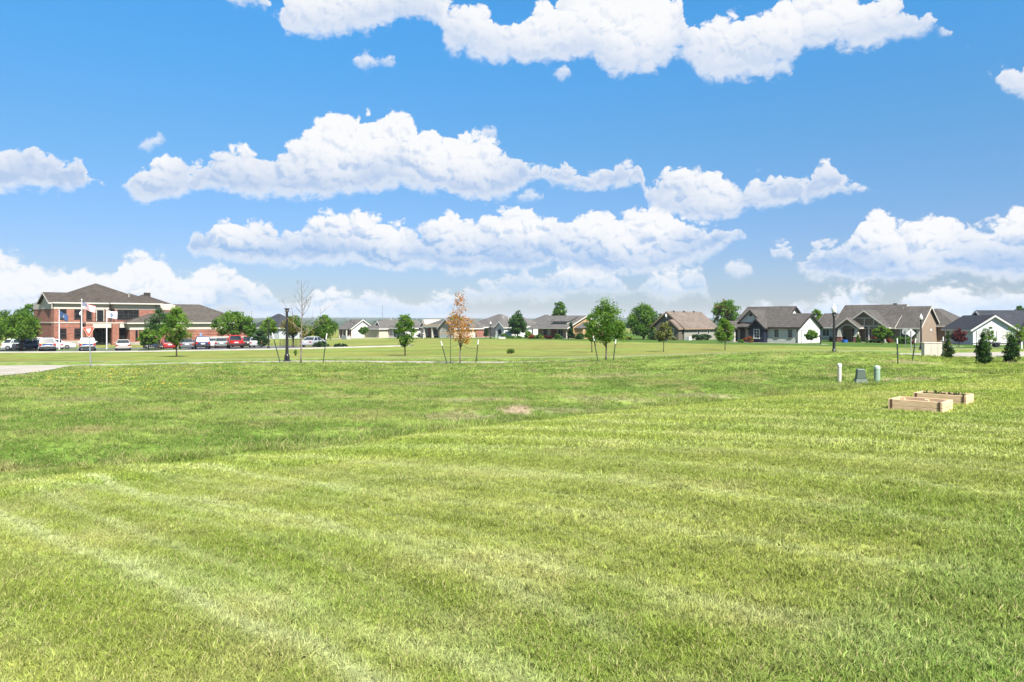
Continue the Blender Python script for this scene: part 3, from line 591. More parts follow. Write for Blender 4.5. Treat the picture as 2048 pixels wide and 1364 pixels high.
def sheet(name, poly, mat, lift=0.02, step=1.2, parent=None, kerb=False):
    """paving laid over the ground inside an outline, with a skirt down to the soil"""
    xs = [p[0] for p in poly]; ys = [p[1] for p in poly]
    bm = bmesh.new(); f = bm.faces.new([bm.verts.new((x, y, 0)) for x, y in poly])
    for ax, lo, hi in ((0, min(xs), max(xs)), (1, min(ys), max(ys))):
        n = int((hi - lo) / step)
        for k in range(1, n + 1):
            co = [0, 0, 0]; no = [0, 0, 0]; co[ax] = lo + k * step; no[ax] = 1
            bmesh.ops.bisect_plane(bm, geom=bm.verts[:] + bm.edges[:] + bm.faces[:], plane_co=co, plane_no=no)
    bmesh.ops.triangulate(bm, faces=bm.faces)
    bm.verts.ensure_lookup_table(); A = np.array([v.co[:] for v in bm.verts]); Z = gz(A[:, 0], A[:, 1]) + lift
    for v, z in zip(bm.verts, Z): v.co.z = z
    be = [e for e in bm.edges if e.is_boundary]
    r = bmesh.ops.extrude_edge_only(bm, edges=be); 
    for v in r['geom']:
        if isinstance(v, bmesh.types.BMVert): v.co.z -= 0.3
    bmesh.ops.recalc_face_normals(bm, faces=bm.faces)
    me = bpy.data.meshes.new(name); bm.to_mesh(me); bm.free()
    o = link(name, me, mat, parent)
    if parent is None: tag(o, kind='structure')
    return o
def slabs(name, poly, mat, cuts, lift=0.05):
    """concrete street: cut into cast slabs with open joints"""
    root = thing(name, None, None); tag(root, kind='structure')
    bm = bmesh.new(); bm.faces.new([bm.verts.new((x, y, 0)) for x, y in poly])
    for co, no in cuts:
        bmesh.ops.bisect_plane(bm, geom=bm.verts[:] + bm.edges[:] + bm.faces[:], plane_co=co + (0,), plane_no=no + (0,))
    for f in bm.faces[:]:
        c = f.calc_center_median(); P = [(c.x + (v.co.x - c.x) * 0.994, c.y + (v.co.y - c.y) * 0.994) for v in f.verts]
        sheet('slab', P, mat, lift, 2.0, root)
    bm.free(); return root
slabs('concrete_street', PAVE_LEFT, M_CONC2, [((-24 - 4 * k, 40), (0.9, -0.35)) for k in range(8)] + [((-30, 41), (0.3, 1.0))], 0.05)
slabs('concrete_lane', ROAD_R, M_CONC2, [((26 + 5 * k, 50), (0.9, 0.5)) for k in range(7)] + [((30, 53.5), (-0.5, 0.9))], 0.05)
LOT = [(-150, 100), (-94, 93), (-60, 94), (-39, 96.5), (-27, 98), (-14, 101), (-14, 106), (-27, 104), (-36, 118), (-60, 115), (-72, 113), (-95, 118), (-150, 125)]
sheet('parking_lot', LOT, M_ASPH, 0.06, 3.0)
def strip(name, P, w, h, mat):
    mb = MB()
    for (ax, ay), (bx, by) in zip(P[:-1], P[1:]):
        n = max(1, int(math.hypot(bx - ax, by - ay) / 3)); 
        for k in range(n):
            x0, y0 = ax + (bx - ax) * k / n, ay + (by - ay) * k / n; x1, y1 = ax + (bx - ax) * (k + 1) / n, ay + (by - ay) * (k + 1) / n
            L_ = math.hypot(x1 - x0, y1 - y0); nx, ny = -(y1 - y0) / L_ * w / 2, (x1 - x0) / L_ * w / 2; z0, z1 = g(x0, y0), g(x1, y1)
            mb.add([(x0 - nx, y0 - ny, z0 - .2), (x1 - nx, y1 - ny, z1 - .2), (x1 + nx, y1 + ny, z1 - .2), (x0 + nx, y0 + ny, z0 - .2), (x0 - nx, y0 - ny, z0 + h), (x1 - nx, y1 - ny, z1 + h), (x1 + nx, y1 + ny, z1 + h), (x0 + nx, y0 + ny, z0 + h)], [(3, 2, 1, 0), (4, 5, 6, 7), (0, 1, 5, 4), (1, 2, 6, 5), (2, 3, 7, 6), (3, 0, 4, 7)])
    o = mb.build(name, mat); tag(o, kind='structure'); return o
strip('kerb', LOT[:6], 0.25, 0.14, M_KERB)
M_LAWNPATCH = paint((0.10, 0.16, 0.035), 0.9, 0.3, 1.5, spec=0.1)
for pts in ([(-72, 100.3), (-45, 101.5), (-45, 103.5), (-66, 103.3), (-72, 101.8)], [(-90, 103.5), (-76, 102.5), (-76, 104), (-90, 105)]):
    sheet('grass_island', pts, M_LAWNPATCH, 0.16, 2.5)
# drives and walks in front of the houses
for P, w in (([(-45, 176), (-30, 181), (-14, 184)], 5.0), ([(-12, 172), (-5, 177)], 4.0), ([(34, 122), (40, 112), (44, 104)], 1.4), ([(52, 93), (58, 98)], 3.5), ([(60, 76), (73, 97)], 5.0)):
    a = [Vector((x, y, 0)) for x, y in P]; L_, R_ = [], []
    for i, p in enumerate(a):
        d_ = (a[min(i + 1, len(a) - 1)] - a[max(i - 1, 0)]).normalized(); n = Vector((-d_.y, d_.x, 0)) * w / 2; L_.append((p.x + n.x, p.y + n.y)); R_.append((p.x - n.x, p.y - n.y))
    sheet('driveway', L_ + R_[::-1], M_CONC2, 0.04, 3.0)
# ---------------------------------------------------------------- trees and shrubs
rngT = np.random.default_rng(11)
LEAF = {
 'green': foliage('leaves_green', (0.034, 0.094, 0.015), (0.129, 0.251, 0.030)),
 'fresh': foliage('leaves_fresh', (0.061, 0.138, 0.015), (0.206, 0.327, 0.045)),
 'dark': foliage('leaves_dark', (0.021, 0.061, 0.015), (0.073, 0.160, 0.034)),
 'spruce': foliage('needles_dark', (0.010, 0.033, 0.010), (0.036, 0.077, 0.019), trans=0.2),
 'olive': foliage('leaves_olive', (0.099, 0.115, 0.030), (0.237, 0.251, 0.076)),
 'orange': foliage('leaves_orange', (0.36, 0.120, 0.014), (0.54, 0.27, 0.045)),
 'browngreen': foliage('leaves_turning', (0.091, 0.091, 0.018), (0.304, 0.259, 0.045)),
 'maple': foliage('leaves_maroon', (0.046, 0.009, 0.010), (0.134, 0.026, 0.026), trans=0.3),
 'yellow': foliage('leaves_gold', (0.150, 0.187, 0.015), (0.411, 0.424, 0.037)),
 'rust': foliage('leaves_rust', (0.150, 0.037, 0.019), (0.324, 0.100, 0.037)),
}
def bark(col): return paint(col, 0.9, 0.35, 9.0, spec=0.1)
M_BARK, M_BARKP = bark((0.075, 0.055, 0.040)), bark((0.20, 0.165, 0.135))
def leaf_mesh(name, C, Rr, per, size, rng, aspect=0.55, flat=0.0, tintshift=None):
    """C clump centres (n,3), Rr their radii: many small rhombic leaves through each clump"""
    n = len(C); idx = np.repeat(np.arange(n), per); m = len(idx)
    d = rng.normal(size=(m, 3)); d /= np.linalg.norm(d, axis=1)[:, None]
    rr = Rr[idx] * rng.uniform(0.15, 1.0, m) ** 0.55
    p = C[idx] + d * rr[:, None] * np.array([1, 1, 0.82])
    nrm = d * 0.7 + rng.normal(size=(m, 3)) * 0.75 + np.array([0, 0, 0.45 + flat]); nrm /= np.linalg.norm(nrm, axis=1)[:, None]
    a = np.cross(nrm, rng.normal(size=(m, 3))); a /= np.linalg.norm(a, axis=1)[:, None]; b = np.cross(nrm, a)
    s = size * rng.uniform(0.6, 1.35, m)
    a *= (s * 0.5)[:, None]; b *= (s * 0.5 * aspect)[:, None]
    V = np.stack([p - a, p - b + nrm * (s * .08)[:, None], p + a, p + b + nrm * (s * .08)[:, None]], 1).reshape(-1, 3); Q = np.arange(m * 4).reshape(-1, 4)
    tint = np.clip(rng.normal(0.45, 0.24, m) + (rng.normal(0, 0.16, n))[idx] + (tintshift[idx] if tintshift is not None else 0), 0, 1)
    return npmesh(name, V, Q, {'tint': ('FLOAT', np.repeat(tint, 4))})
SHAPES = {   # relative height in crown -> relative radius
 'round': [(0, .45), (.12, .8), (.35, 1), (.6, .97), (.82, .72), (1, .22)],
 'oval': [(0, .4), (.2, .85), (.45, 1), (.7, .8), (.88, .5), (1, .12)],
 'spread': [(0, .55), (.2, .95), (.45, 1), (.7, .85), (.9, .5), (1, .2)],
 'cone': [(0, .9), (.12, 1), (.4, .72), (.7, .4), (.9, .16), (1, .03)],
 'column': [(0, .75), (.15, 1), (.5, .9), (.75, .62), (.92, .3), (1, .05)],
 'spire': [(0, .5), (.10, .85), (.22, 1), (.36, .95), (.46, .66), (.6, .5), (.75, .40), (.9, .2), (1, .06)],
 'egg': [(0, .7), (.2, .98), (.45, 1), (.7, .72), (.88, .4), (1, .1)],
}
def tree(name, label, cat, b, d, h, w, cb, shape='round', leaf='green', clumps=60, per=44, dens=1.0, group=None, trunk=None, lean=(0, 0), barkm=None, size=None, gap=0.0, second=None, sub=None):
    """h total height, w crown width, cb height of the crown's underside"""
    rng = rngT; x, y, z = at(b, d); root = thing(name, label, cat, (x, y, z - 0.03), rng.uniform(0, 6.28) if lean == (0, 0) else 0, group)
    S = SHAPES[shape]; zs = [s[0] for s in S]; rs = [s[1] for s in S]
    ch = h - cb; size = size or max(0.09, d * 1.9 / 739); R0 = w / 2
    cr = 0.30 * min(R0, ch * 0.5); 
    C = []; tries = 0
    while len(C) < clumps and tries < clumps * 40:
        tries += 1; t = rng.uniform(0, 1); rad = np.interp(t, zs, rs) * R0
        if rng.uniform() > (rad / R0) ** 1.3 + 0.08: continue
        a = rng.uniform(0, 2 * math.pi); rr = max(rad - cr * 0.6, rad * 0.3) * math.sqrt(rng.uniform(0.08, 1.0)) * rng.uniform(0.9, 1.12)
        p = np.array([rr * math.cos(a), rr * math.sin(a), cb + cr * 0.5 + t * (ch - cr)])
        if gap and vnoise(np.array([p[0] * 2.2 / R0 + p[2]]), np.array([p[1] * 2.2 / R0 + p[2] * 1.7 / R0]), 91 + int(b) % 50)[0] < gap: continue
        C.append(p)
    C = np.array(C); C[:, 0] += lean[0] * (C[:, 2] / h) ** 1.5; C[:, 1] += lean[1] * (C[:, 2] / h) ** 1.5
    Rr = cr * rng.uniform(0.6, 1.3, len(C))
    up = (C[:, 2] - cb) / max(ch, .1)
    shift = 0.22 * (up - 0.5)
    # trunk and limbs
    tr = trunk or 0.022 * h + 0.02; ztop = cb + ch * 0.72
    mb = MB(); nseg = 7; pts = []
    for i in range(nseg + 1):
        t = i / nseg; zz = -0.15 + (ztop + 0.15) * t; k = max(zz, 0) / h
        pts.append((lean[0] * k ** 1.5 + rng.normal(0, 0.012 * h * t * 0.6), lean[1] * k ** 1.5 + rng.normal(0, 0.012 * h * t * 0.6), zz))
    rad = [tr * (1.35 if i == 0 else 1.0) * (1 - 0.82 * i / nseg) for i in range(nseg + 1)]
    mb.tube(pts, rad, 8); mb.build('trunk', barkm or M_BARK, root, smooth=True)
    lm = MB(); pick = rng.permutation(len(C))[:min(len(C), 16)]
    for q in pick:
        c = Vector(C[q]); s0 = max(cb * 0.75, c.z - 0.55 * math.hypot(c.x, c.y) - 0.15 * ch); s0 = min(s0, ztop * 0.95)
        k = s0 / max(ztop, .01); s0 = min(s0, ztop * .9); st = Vector((np.interp(s0, [p[2] for p in pts], [p[0] for p in pts]), np.interp(s0, [p[2] for p in pts], [p[1] for p in pts]), s0))
        mid = st.lerp(c, 0.5) + Vector((0, 0, 0.06 * ch)); r0 = tr * (1 - 0.8 * k) * 0.6
        lm.tube([st, mid, c], [r0, r0 * 0.6, r0 * 0.25], 5)
    lm.build('limbs', barkm or M_BARK, root, smooth=True)
    per = int(per * dens)
    if second:      # part of the leaves of another colour
        k = rng.uniform(0, 1, len(C)) < second[1]
        if k.any(): link('crown', leaf_mesh('crown', C[k], Rr[k], per, size, rng, tintshift=shift[k]), LEAF[second[0]], root)
        C, Rr, shift = C[~k], Rr[~k], shift[~k]
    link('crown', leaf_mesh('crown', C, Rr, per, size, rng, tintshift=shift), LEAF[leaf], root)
    return root
def shrub(name, label, cat, b, d, w, dp, h, leaf='dark', yaw=0.0, group=None, clumps=26, per=40, z0=0.0, second=None, box=False, size=None):
    rng = rngT; x, y, z = at(b, d); root = thing(name, label, cat, (x, y, z - 0.03), -R(yaw), group); C = []
    cr = min(w, dp, h) * 0.30
    for k in range(clumps):
        if box: C.append((rng.uniform(-w / 2 + cr, w / 2 - cr), rng.uniform(-dp / 2 + cr * .6, dp / 2 - cr * .6), rng.uniform(cr * .7, h - cr * .7)))
        else:
            a = rng.uniform(0, 6.28); t = rng.uniform(0, 1); r = math.sqrt(rng.uniform(0.1, 1)) * math.sqrt(max(0.05, 1 - (t * 0.95) ** 2))
            C.append((r * math.cos(a) * (w / 2 - cr * .5), r * math.sin(a) * (dp / 2 - cr * .5), cr * .6 + t * (h - cr * 1.1)))
    C = np.array(C); Rr = cr * rng.uniform(0.7, 1.25, len(C)); sz = size or max(0.07, d * 1.5 / 739)
    lm = MB()
    for c in C[:7]: lm.tube([(c[0] * .2, c[1] * .2, -0.05), tuple(c * np.array([.7, .7, .7])), tuple(c)], [0.02, 0.015, 0.006], 5)
    lm.build('stems', M_BARK, root, smooth=True)
    if second:
        k = rng.uniform(0, 1, len(C)) < second[1]; link('foliage', leaf_mesh('foliage', C[k], Rr[k], per, sz, rng), LEAF[second[0]], root); C, Rr = C[~k], Rr[~k]
    link('foliage', leaf_mesh('foliage', C, Rr, per, sz, rng), LEAF[leaf], root); return root
def H(y0, y1, d): return (y1 - y0) / F * d      # height between two sight lines at distance d
G1, G2, G3 = 'trees by the car park', 'young trees in the meadow', 'trees behind the houses'
# around the brick civic building
tree('shade_tree', 'full round green tree left of the two-storey brick building, grey trunk', 'tree', 43, 99, 5.6, 5.6, 1.6, 'spread', 'fresh', 95, 60, group=G1, trunk=.15, second=('green', .4))
tree('shade_tree', 'green tree cut by the left edge of the picture', 'tree', -8, 99, 4.9, 3.4, 1.2, 'round', 'fresh', 60, 50, group=G1, second=('green', .4))
tree('shade_tree', 'dark tree rising behind the full tree left of the brick building', 'tree', 62, 150, 8.4, 7.0, 3.0, 'spread', 'green', 60, 50, group=G1)
tree('shade_tree', 'narrow tree at the far left behind the parked cars', 'tree', 12, 140, 6.6, 5.2, 2.0, 'round', 'green', 50, 44, group=G1)
tree('lawn_tree', 'tall irregular green tree on the meadow in front of the low brick wing', 'tree', 353, 70, 4.9, 3.3, 1.15, 'oval', 'fresh', 75, 60, group=G1, trunk=.07, second=('green', .5))
tree('shade_tree', 'dark green tree against the low brick wing, left of the tall irregular tree', 'tree', 319, 108, 5.9, 4.0, 1.9, 'round', 'dark', 60, 48, group=G1)
tree('small_round_tree', 'small round tree on the car park island, lollipop crown', 'tree', 297, 99, 3.1, 3.6, 0.75, 'spread', 'fresh', 60, 55, group=G1, trunk=.07, second=('green', .35))
tree('shade_tree', 'wide green tree behind the red pickup', 'tree', 466, 114, 5.7, 6.9, 1.7, 'spread', 'fresh', 95, 60, group=G1, trunk=.17, second=('green', .5))
tree('shade_tree', 'dark tree filling the gap right of the wide tree by the red pickup', 'tree', 502, 128, 4.6, 2.6, 1.2, 'oval', 'green', 36, 44, group=G1)
tree('conifer', 'dark bushy evergreen beside the grey sedan at the end of the car park', 'tree', 523, 109, 2.8, 2.6, 0.3, 'egg', 'spruce', 50, 50, group=G1)
tree('shade_tree', 'pale green tree behind the thin dark pole', 'tree', 537, 130, 5.0, 3.4, 1.4, 'oval', 'fresh', 46, 44, group=G1)
tree('shade_tree', 'brownish green tree directly behind the globeless black lamp post', 'tree', 587, 106, 4.9, 3.9, 1.3, 'oval', 'browngreen', 60, 46, group=G1, second=('green', .6))
tree('shade_tree', 'small tree between the bare sapling and the tree by the lone pale grey car', 'tree', 614, 140, 3.5, 3.6, 1.0, 'round', 'browngreen', 40, 44, group=G1, second=('fresh', .6))
tree('shade_tree', 'uneven green tree behind the right stake of the bare sapling', 'tree', 649, 112, 5.3, 4.1, 1.1, 'egg', 'fresh', 75, 50, group=G1, second=('green', .5))
shrub('round_shrub', 'dark rounded shrub beside the lone pale grey car', 'shrub', 642, 107, 2.3, 1.6, 0.85, 'spruce', clumps=26)
shrub('low_shrub', 'low spreading dark shrub alone at the edge of the meadow', 'shrub', 681, 104, 2.2, 1.3, 0.55, 'spruce', clumps=26)
shrub('weed_clump', 'leafy green weed sprouting left of the bare sapling', 'plant', 592, 66, 0.55, 0.4, 0.6, 'fresh', clumps=9, per=14)
# meadow
tree('lawn_tree', 'green oval young tree alone left of centre on the meadow', 'tree', 810, 62, 3.75, 2.1, 0.75, 'oval', 'fresh', 62, 46, group=G2, trunk=.06, second=('green', .55))
shrub('seedling', 'knee-high green bush alone in the middle of the meadow', 'shrub', 1021, 66, 0.75, 0.6, 0.55, 'green', clumps=12, per=26)
tree('lawn_tree', 'slim young tree with a bent stem just behind the staked green tree', 'tree', 1184, 69, 3.8, 1.5, 0.95, 'oval', 'green', 34, 40, group=G2, trunk=.05, lean=(-.25, 0))
tree('lawn_tree', 'olive grey young tree with a leaning stem in front of the brown house', 'tree', 1327, 70, 2.85, 2.0, 1.0, 'spread', 'olive', 46, 44, group=G2, trunk=.045, lean=(.22, 0))
tree('lawn_tree', 'green oval young tree left of the white house', 'tree', 1450, 74, 3.55, 2.1, 0.95, 'egg', 'fresh', 62, 46, group=G2, trunk=.05, second=('green', .4))
# staked trees on the crest
tree('staked_maple', 'staked young tree with orange autumn leaves and a thin top', 'tree', 920, 44.5, 4.4, 2.35, 1.2, 'spire', 'orange', 84, 24, size=.105, trunk=.045, barkm=M_BARKP, group='staked trees on the crest', second=('browngreen', .22))
tree('staked_tree', 'staked young green tree, the largest on the crest, pale slim trunk', 'tree', 1212, 40.2, 3.55, 2.55, 1.0, 'egg', 'fresh', 130, 60, size=.10, trunk=.05, barkm=M_BARKP, group='staked trees on the crest', second=('green', .45))
def bare_tree(label, b, d, h):
    rng = random.Random(5); x, y, z = at(b, d); root = thing('bare_sapling', label, 'tree', (x, y, z - .03), 0, 'staked trees on the crest')
    mb = MB(); pts = []; n = 12
    for i in range(n + 1):
        t = i / n; pts.append((0.10 * math.sin(t * 3) * t, rng.gauss(0, .015), t * h))
    rad = [0.042 * (1 - t / n) ** 0.9 + 0.010 for t in range(n + 1)]; mb.tube(pts, rad, 7); mb.build('trunk', M_BARKP, root, smooth=True)
    lm = MB()
    def br(p, dr, ln, r, dep):
        q = [p]; dd = dr.copy()
        for k in range(4):
            dd = (dd + Vector((rng.gauss(0, .10), rng.gauss(0, .10), 0.10))).normalized(); q.append(q[-1] + dd * ln / 4)
        lm.tube(q, [r * (1 - .2 * k) for k in range(5)], 5)
        if dep:
            for k in range(rng.randint(2, 3)):
                s = q[rng.randint(1, 4)]; br(s, (dd + Vector((rng.gauss(0, .55), rng.gauss(0, .55), rng.uniform(-.1, .4)))).normalized(), ln * rng.uniform(.35, .6), r * .5, dep - 1)
    for k in range(20):
        t = 0.30 + 0.66 * k / 20; i = t * n; p = Vector(pts[int(i)]).lerp(Vector(pts[min(int(i) + 1, n)]), i % 1); s = -1 if k % 2 else 1
        a = rng.gauss(0, .7); br(p, Vector((s * math.cos(a), math.sin(a) * .9, rng.uniform(.55, .95))).normalized(), (1.75 * (1 - t) + .35) * rng.uniform(.75, 1.15), 0.027 * (1.2 - t), 2)
    lm.build('branches', M_BARKP, root, smooth=True); return root
bare_tree('leafless pale sapling between two stakes beside the globeless lamp post', 602, 43, 4.9)
# houses' gardens and behind
tree('round_garden_tree', 'two-lobed clipped tree in front of the far brick house', 'tree', 728, 186, 2.9, 3.0, 1.0, 'round', 'green', 36, 40)
tree('garden_tree', 'dense dark egg-shaped tree left of the yellow house', 'tree', 1035, 172, 6.3, 4.6, 0.9, 'egg', 'dark', 80, 55)
tree('tall_tree', 'treetop rising above the ridge of the yellow house', 'tree', 1119, 205, 9.6, 4.6, 3.5, 'round', 'green', 60, 50, group=G3)
tree('willow', 'big drooping tree between the yellow and the brown house', 'tree', 1287, 146, 7.6, 7.6, 0.7, 'egg', 'green', 150, 60, second=('fresh', .25))
tree('tall_tree', 'broad loose tree behind the roof between the brown and the white house', 'tree', 1452, 168, 8.8, 7.4, 3.2, 'round', 'browngreen', 80, 55, group=G3, second=('green', .7))
tree('tall_tree', 'treetop peeping over the right gable of the white house', 'tree', 1633, 168, 6.6, 2.7, 2.5, 'round', 'fresh', 36, 44, group=G3)
tree('tall_tree', 'dark treetop above the slate roof at the far right', 'tree', 2042, 160, 7.4, 3.4, 3.0, 'round', 'dark', 40, 50, group=G3)
tree('lawn_tree', 'small round tree before the white gable end of the white house', 'tree', 1622, 108, 2.1, 2.0, 0.6, 'oval', 'fresh', 46, 44, trunk=.04)
tree('garden_tree', 'small bushy tree in front of the craftsman house porch', 'tree', 1764, 106, 2.75, 2.8, 0.85, 'spread', 'fresh', 60, 48, trunk=.06, second=('green', .4))
tree('japanese_maple', 'small dark red maple before the tan garage wing', 'tree', 1918, 95, 2.35, 2.1, 0.7, 'spread', 'maple', 44, 36, trunk=.045)
tree('street_tree', 'light green slender tree right behind the middle evergreen', 'tree', 1978, 46, 2.1, 0.95, 0.75, 'oval', 'fresh', 34, 44, size=.08, second=('green', .4))
tree('street_tree', 'light green loose tree at the right edge behind the last evergreen', 'tree', 2034, 47, 2.15, 1.6, 0.85, 'spread', 'fresh', 44, 40, size=.085, second=('olive', .3))
GE = 'young evergreens on the right of the bank'
tree('evergreen', 'thin sparse evergreen tied beside the tan utility cabinet', 'evergreen', 1896, 37.6, 1.45, 0.75, 0.02, 'cone', 'spruce', 80, 50, size=.06, trunk=.03, group=GE, second=('olive', .2))
tree('evergreen', 'upright dark evergreen, second from the right edge, with a bent side twig', 'evergreen', 1966, 33.8, 1.45, 0.72, 0.02, 'column', 'spruce', 130, 70, size=.055, trunk=.03, group=GE, second=('dark', .4))
tree('evergreen', 'upright dark evergreen nearest the right edge, in a ring of mulch', 'evergreen', 2023, 35.8, 1.38, 0.80, 0.02, 'column', 'spruce', 130, 70, size=.055, trunk=.03, group=GE, second=('dark', .4))
# beds along the house fronts
GH = 'shrubs along the house fronts'
shrub('garden_shrub', 'pale green leafy shrubs left of the yellow porch', 'shrub', 1056, 160, 2.6, 1.6, 1.7, 'fresh', 46, GH, 24)
shrub('garden_shrub', 'rust red low shrub left of the yellow porch', 'shrub', 1064, 156, 2.0, 1.2, 0.9, 'rust', 46, GH, 18)
shrub('garden_shrub', 'low green bed before the yellow porch', 'shrub', 1078, 155, 2.6, 1.2, 0.95, 'green', 46, GH, 22, second=('yellow', .25))
shrub('garden_shrub', 'maroon low bed before the door of the yellow house', 'shrub', 1095, 153, 2.6, 1.1, 0.75, 'maple', 46, GH, 20)
shrub('garden_shrub', 'green bed right of the door of the yellow house', 'shrub', 1116, 151, 2.8, 1.2, 0.95, 'green', 46, GH, 22)
shrub('garden_shrub', 'dark bush under the right corner of the yellow house', 'shrub', 1160, 149, 2.4, 1.6, 1.2, 'dark', 46, GH, 22)
tree('conifer', 'small pointed spruce at the corner of the yellow house', 'tree', 1142, 150, 3.4, 1.7, 0.1, 'cone', 'spruce', 50, 36)
tree('conifer', 'small pointed spruce before the white garage far away', 'tree', 972, 168, 2.4, 1.2, 0.5, 'cone', 'spruce', 36, 32)
shrub('garden_shrub', 'round green bush beside the small white gable far away', 'shrub', 1008, 166, 2.0, 1.4, 1.0, 'green', 46, GH, 20)
shrub('garden_shrub', 'low green bed under the dense egg-shaped tree', 'shrub', 1030, 160, 4.2, 1.4, 0.7, 'green', 20, GH, 26, second=('fresh', .3))
shrub('garden_shrub', 'golden low bush under the drooping tree', 'shrub', 1256, 140, 2.6, 1.4, 0.75, 'yellow', 0, GH, 20, second=('fresh', .3))
shrub('garden_shrub', 'dark bush at the foot of the drooping tree', 'shrub', 1306, 141, 2.8, 1.6, 1.5, 'spruce', 0, GH, 24)
shrub('garden_shrub', 'small olive bush at the corner of the brown house', 'shrub', 1347, 137, 1.0, 0.8, 0.7, 'olive', 0, GH, 10)
shrub('hedge', 'dark clipped hedge along the lit side of the brown house', 'hedge', 1404, 139, 6.4, 1.2, 1.25, 'spruce', -44, GH, 60, 50, box=True)
shrub('garden_shrub', 'rust brown bush by the porch of the white house', 'shrub', 1497, 116, 2.0, 1.0, 1.0, 'rust', 46, GH, 18, second=('olive', .3))
shrub('garden_shrub', 'low green mound left of the rust brown bush', 'shrub', 1481, 116, 1.2, 0.8, 0.5, 'green', 46, GH, 12)
shrub('hedge', 'dark hedge under the left window of the craftsman house', 'hedge', 1675, 124, 3.0, 1.0, 0.95, 'spruce', 46, GH, 34, 50, box=True)
tree('conifer', 'little pointed bush beside the arched porch', 'shrub', 1716, 119, 1.35, 0.75, 0.02, 'cone', 'green', 30, 36)
shrub('hedge', 'dark rounded bushes in a row right of the arched porch', 'hedge', 1748, 116, 3.2, 1.0, 0.7, 'spruce', 46, GH, 34, 50, box=True)
shrub('garden_shrub', 'red flowering bush behind the small bushy tree', 'shrub', 1748, 119, 1.1, 0.8, 1.25, 'rust', 46, GH, 14, second=('maple', .5))
shrub('garden_shrub', 'red flowering bush right of the small bushy tree', 'shrub', 1777, 115, 1.0, 0.8, 1.0, 'rust', 46, GH, 14, second=('maple', .5))
shrub('hedge', 'big dark green hedge under the right window of the craftsman house', 'hedge', 1806, 110, 2.7, 1.4, 1.15, 'green', 46, GH, 44, 50, box=True)
shrub('garden_shrub', 'small rust bush at the tan corner of the craftsman house', 'shrub', 1829, 108, 0.9, 0.7, 0.5, 'rust', 46, GH, 10)
# distant wood on the skyline: reads as one mass
def far_wood():
    rng = np.random.default_rng(21); n = 1500; a = np.radians(rng.uniform(-60, 60, n)); r = rng.uniform(420, 3400, n) ; r = np.where(rng.uniform(0, 1, n) < .35, rng.uniform(330, 700, n), r)
    x = r * np.sin(a); y = r * np.cos(a); C = np.column_stack([x, y, gz(x, y) + 1.6]); Rr = rng.uniform(1.6, 4.2, n) * (1 + r / 3500)
    k = fbm(x / 160, y / 160, 77) > 0.46; C, Rr = C[k], Rr[k]
    o = link('far_wood', leaf_mesh('far_wood', C, Rr, 46, 2.1, rng, aspect=.9), LEAF['dark']); tag(o, 'dark band of distant trees along the horizon', 'wood', kind='stuff')
far_wood()
# flowers and seed heads along the top of the bank: one mass
def bank_flowers():
    rng = np.random.default_rng(31); P = []
    while len(P) < 330:
        b = rng.uniform(60, 760); d = rng.uniform(23, 34)
        if rng.uniform() > (0.25 + 0.75 * math.exp(-((b - 270) / 150) ** 2)): continue
        x = (b - 1024) / F * d
        if fbm(np.array([x * .7]), np.array([d * .7]), 81)[0] > 0.48: P.append((x, d))
    for k in range(14):
        b = rng.uniform(800, 1500); d = rng.uniform(18, 38); P.append(((b - 1024) / F * d, d))
    P = np.array(P); z = gz(P[:, 0], P[:, 1]); C = np.column_stack([P, z + 0.10 + rng.uniform(0, .08, len(P))])
    o = link('bank_flowers', leaf_mesh('bank_flowers', C, np.full(len(C), .02), 5, .026, rng, .8), foliage('petals', (0.62, 0.40, 0.03), (0.75, 0.58, 0.10), trans=.3)); tag(o, 'scattered small yellow flowers along the top of the bank', 'flowers', kind='stuff')
bank_flowers()
# ---------------------------------------------------------------- buildings
def house(name, label, b, d, yaw, group=None, cat='house', sink=0.0):
    x, y, z = at(b, d); return thing(name, label, cat, (x, y, z - sink), -R(yaw), group)
WHITE, CREAM = (0.60, 0.585, 0.55), (0.50, 0.465, 0.40)
TRIM_W = paint(WHITE, 0.5, 0.06); TRIM_C = paint(CREAM, 0.55, 0.06); TRIM_D = paint((0.035, 0.028, 0.024), 0.5, 0.1); M_GLASS = glass(); M_DARKGLASS = glass((0.008, 0.009, 0.010), 0.08)
def mapper(face, off):
    """(u along, v up, w outwards) -> local point; faces: front (-y) at y=off, right (+x) at x=off, left (-x), back (+y)"""
    return {'front': lambda u, v, w: (u, off - w, v), 'back': lambda u, v, w: (u, off + w, v), 'right': lambda u, v, w: (off + w, u, v), 'left': lambda u, v, w: (off - w, u, v)}[face]
def fbox(mb, P, u0, u1, v0, v1, w0, w1):
    mb.add([P(u, v, w) for w in (w0, w1) for v in (v0, v1) for u in (u0, u1)], [(0, 1, 3, 2), (4, 5, 7, 6), (0, 1, 5, 4), (2, 3, 7, 6), (0, 2, 6, 4), (1, 3, 7, 5)]); return mb
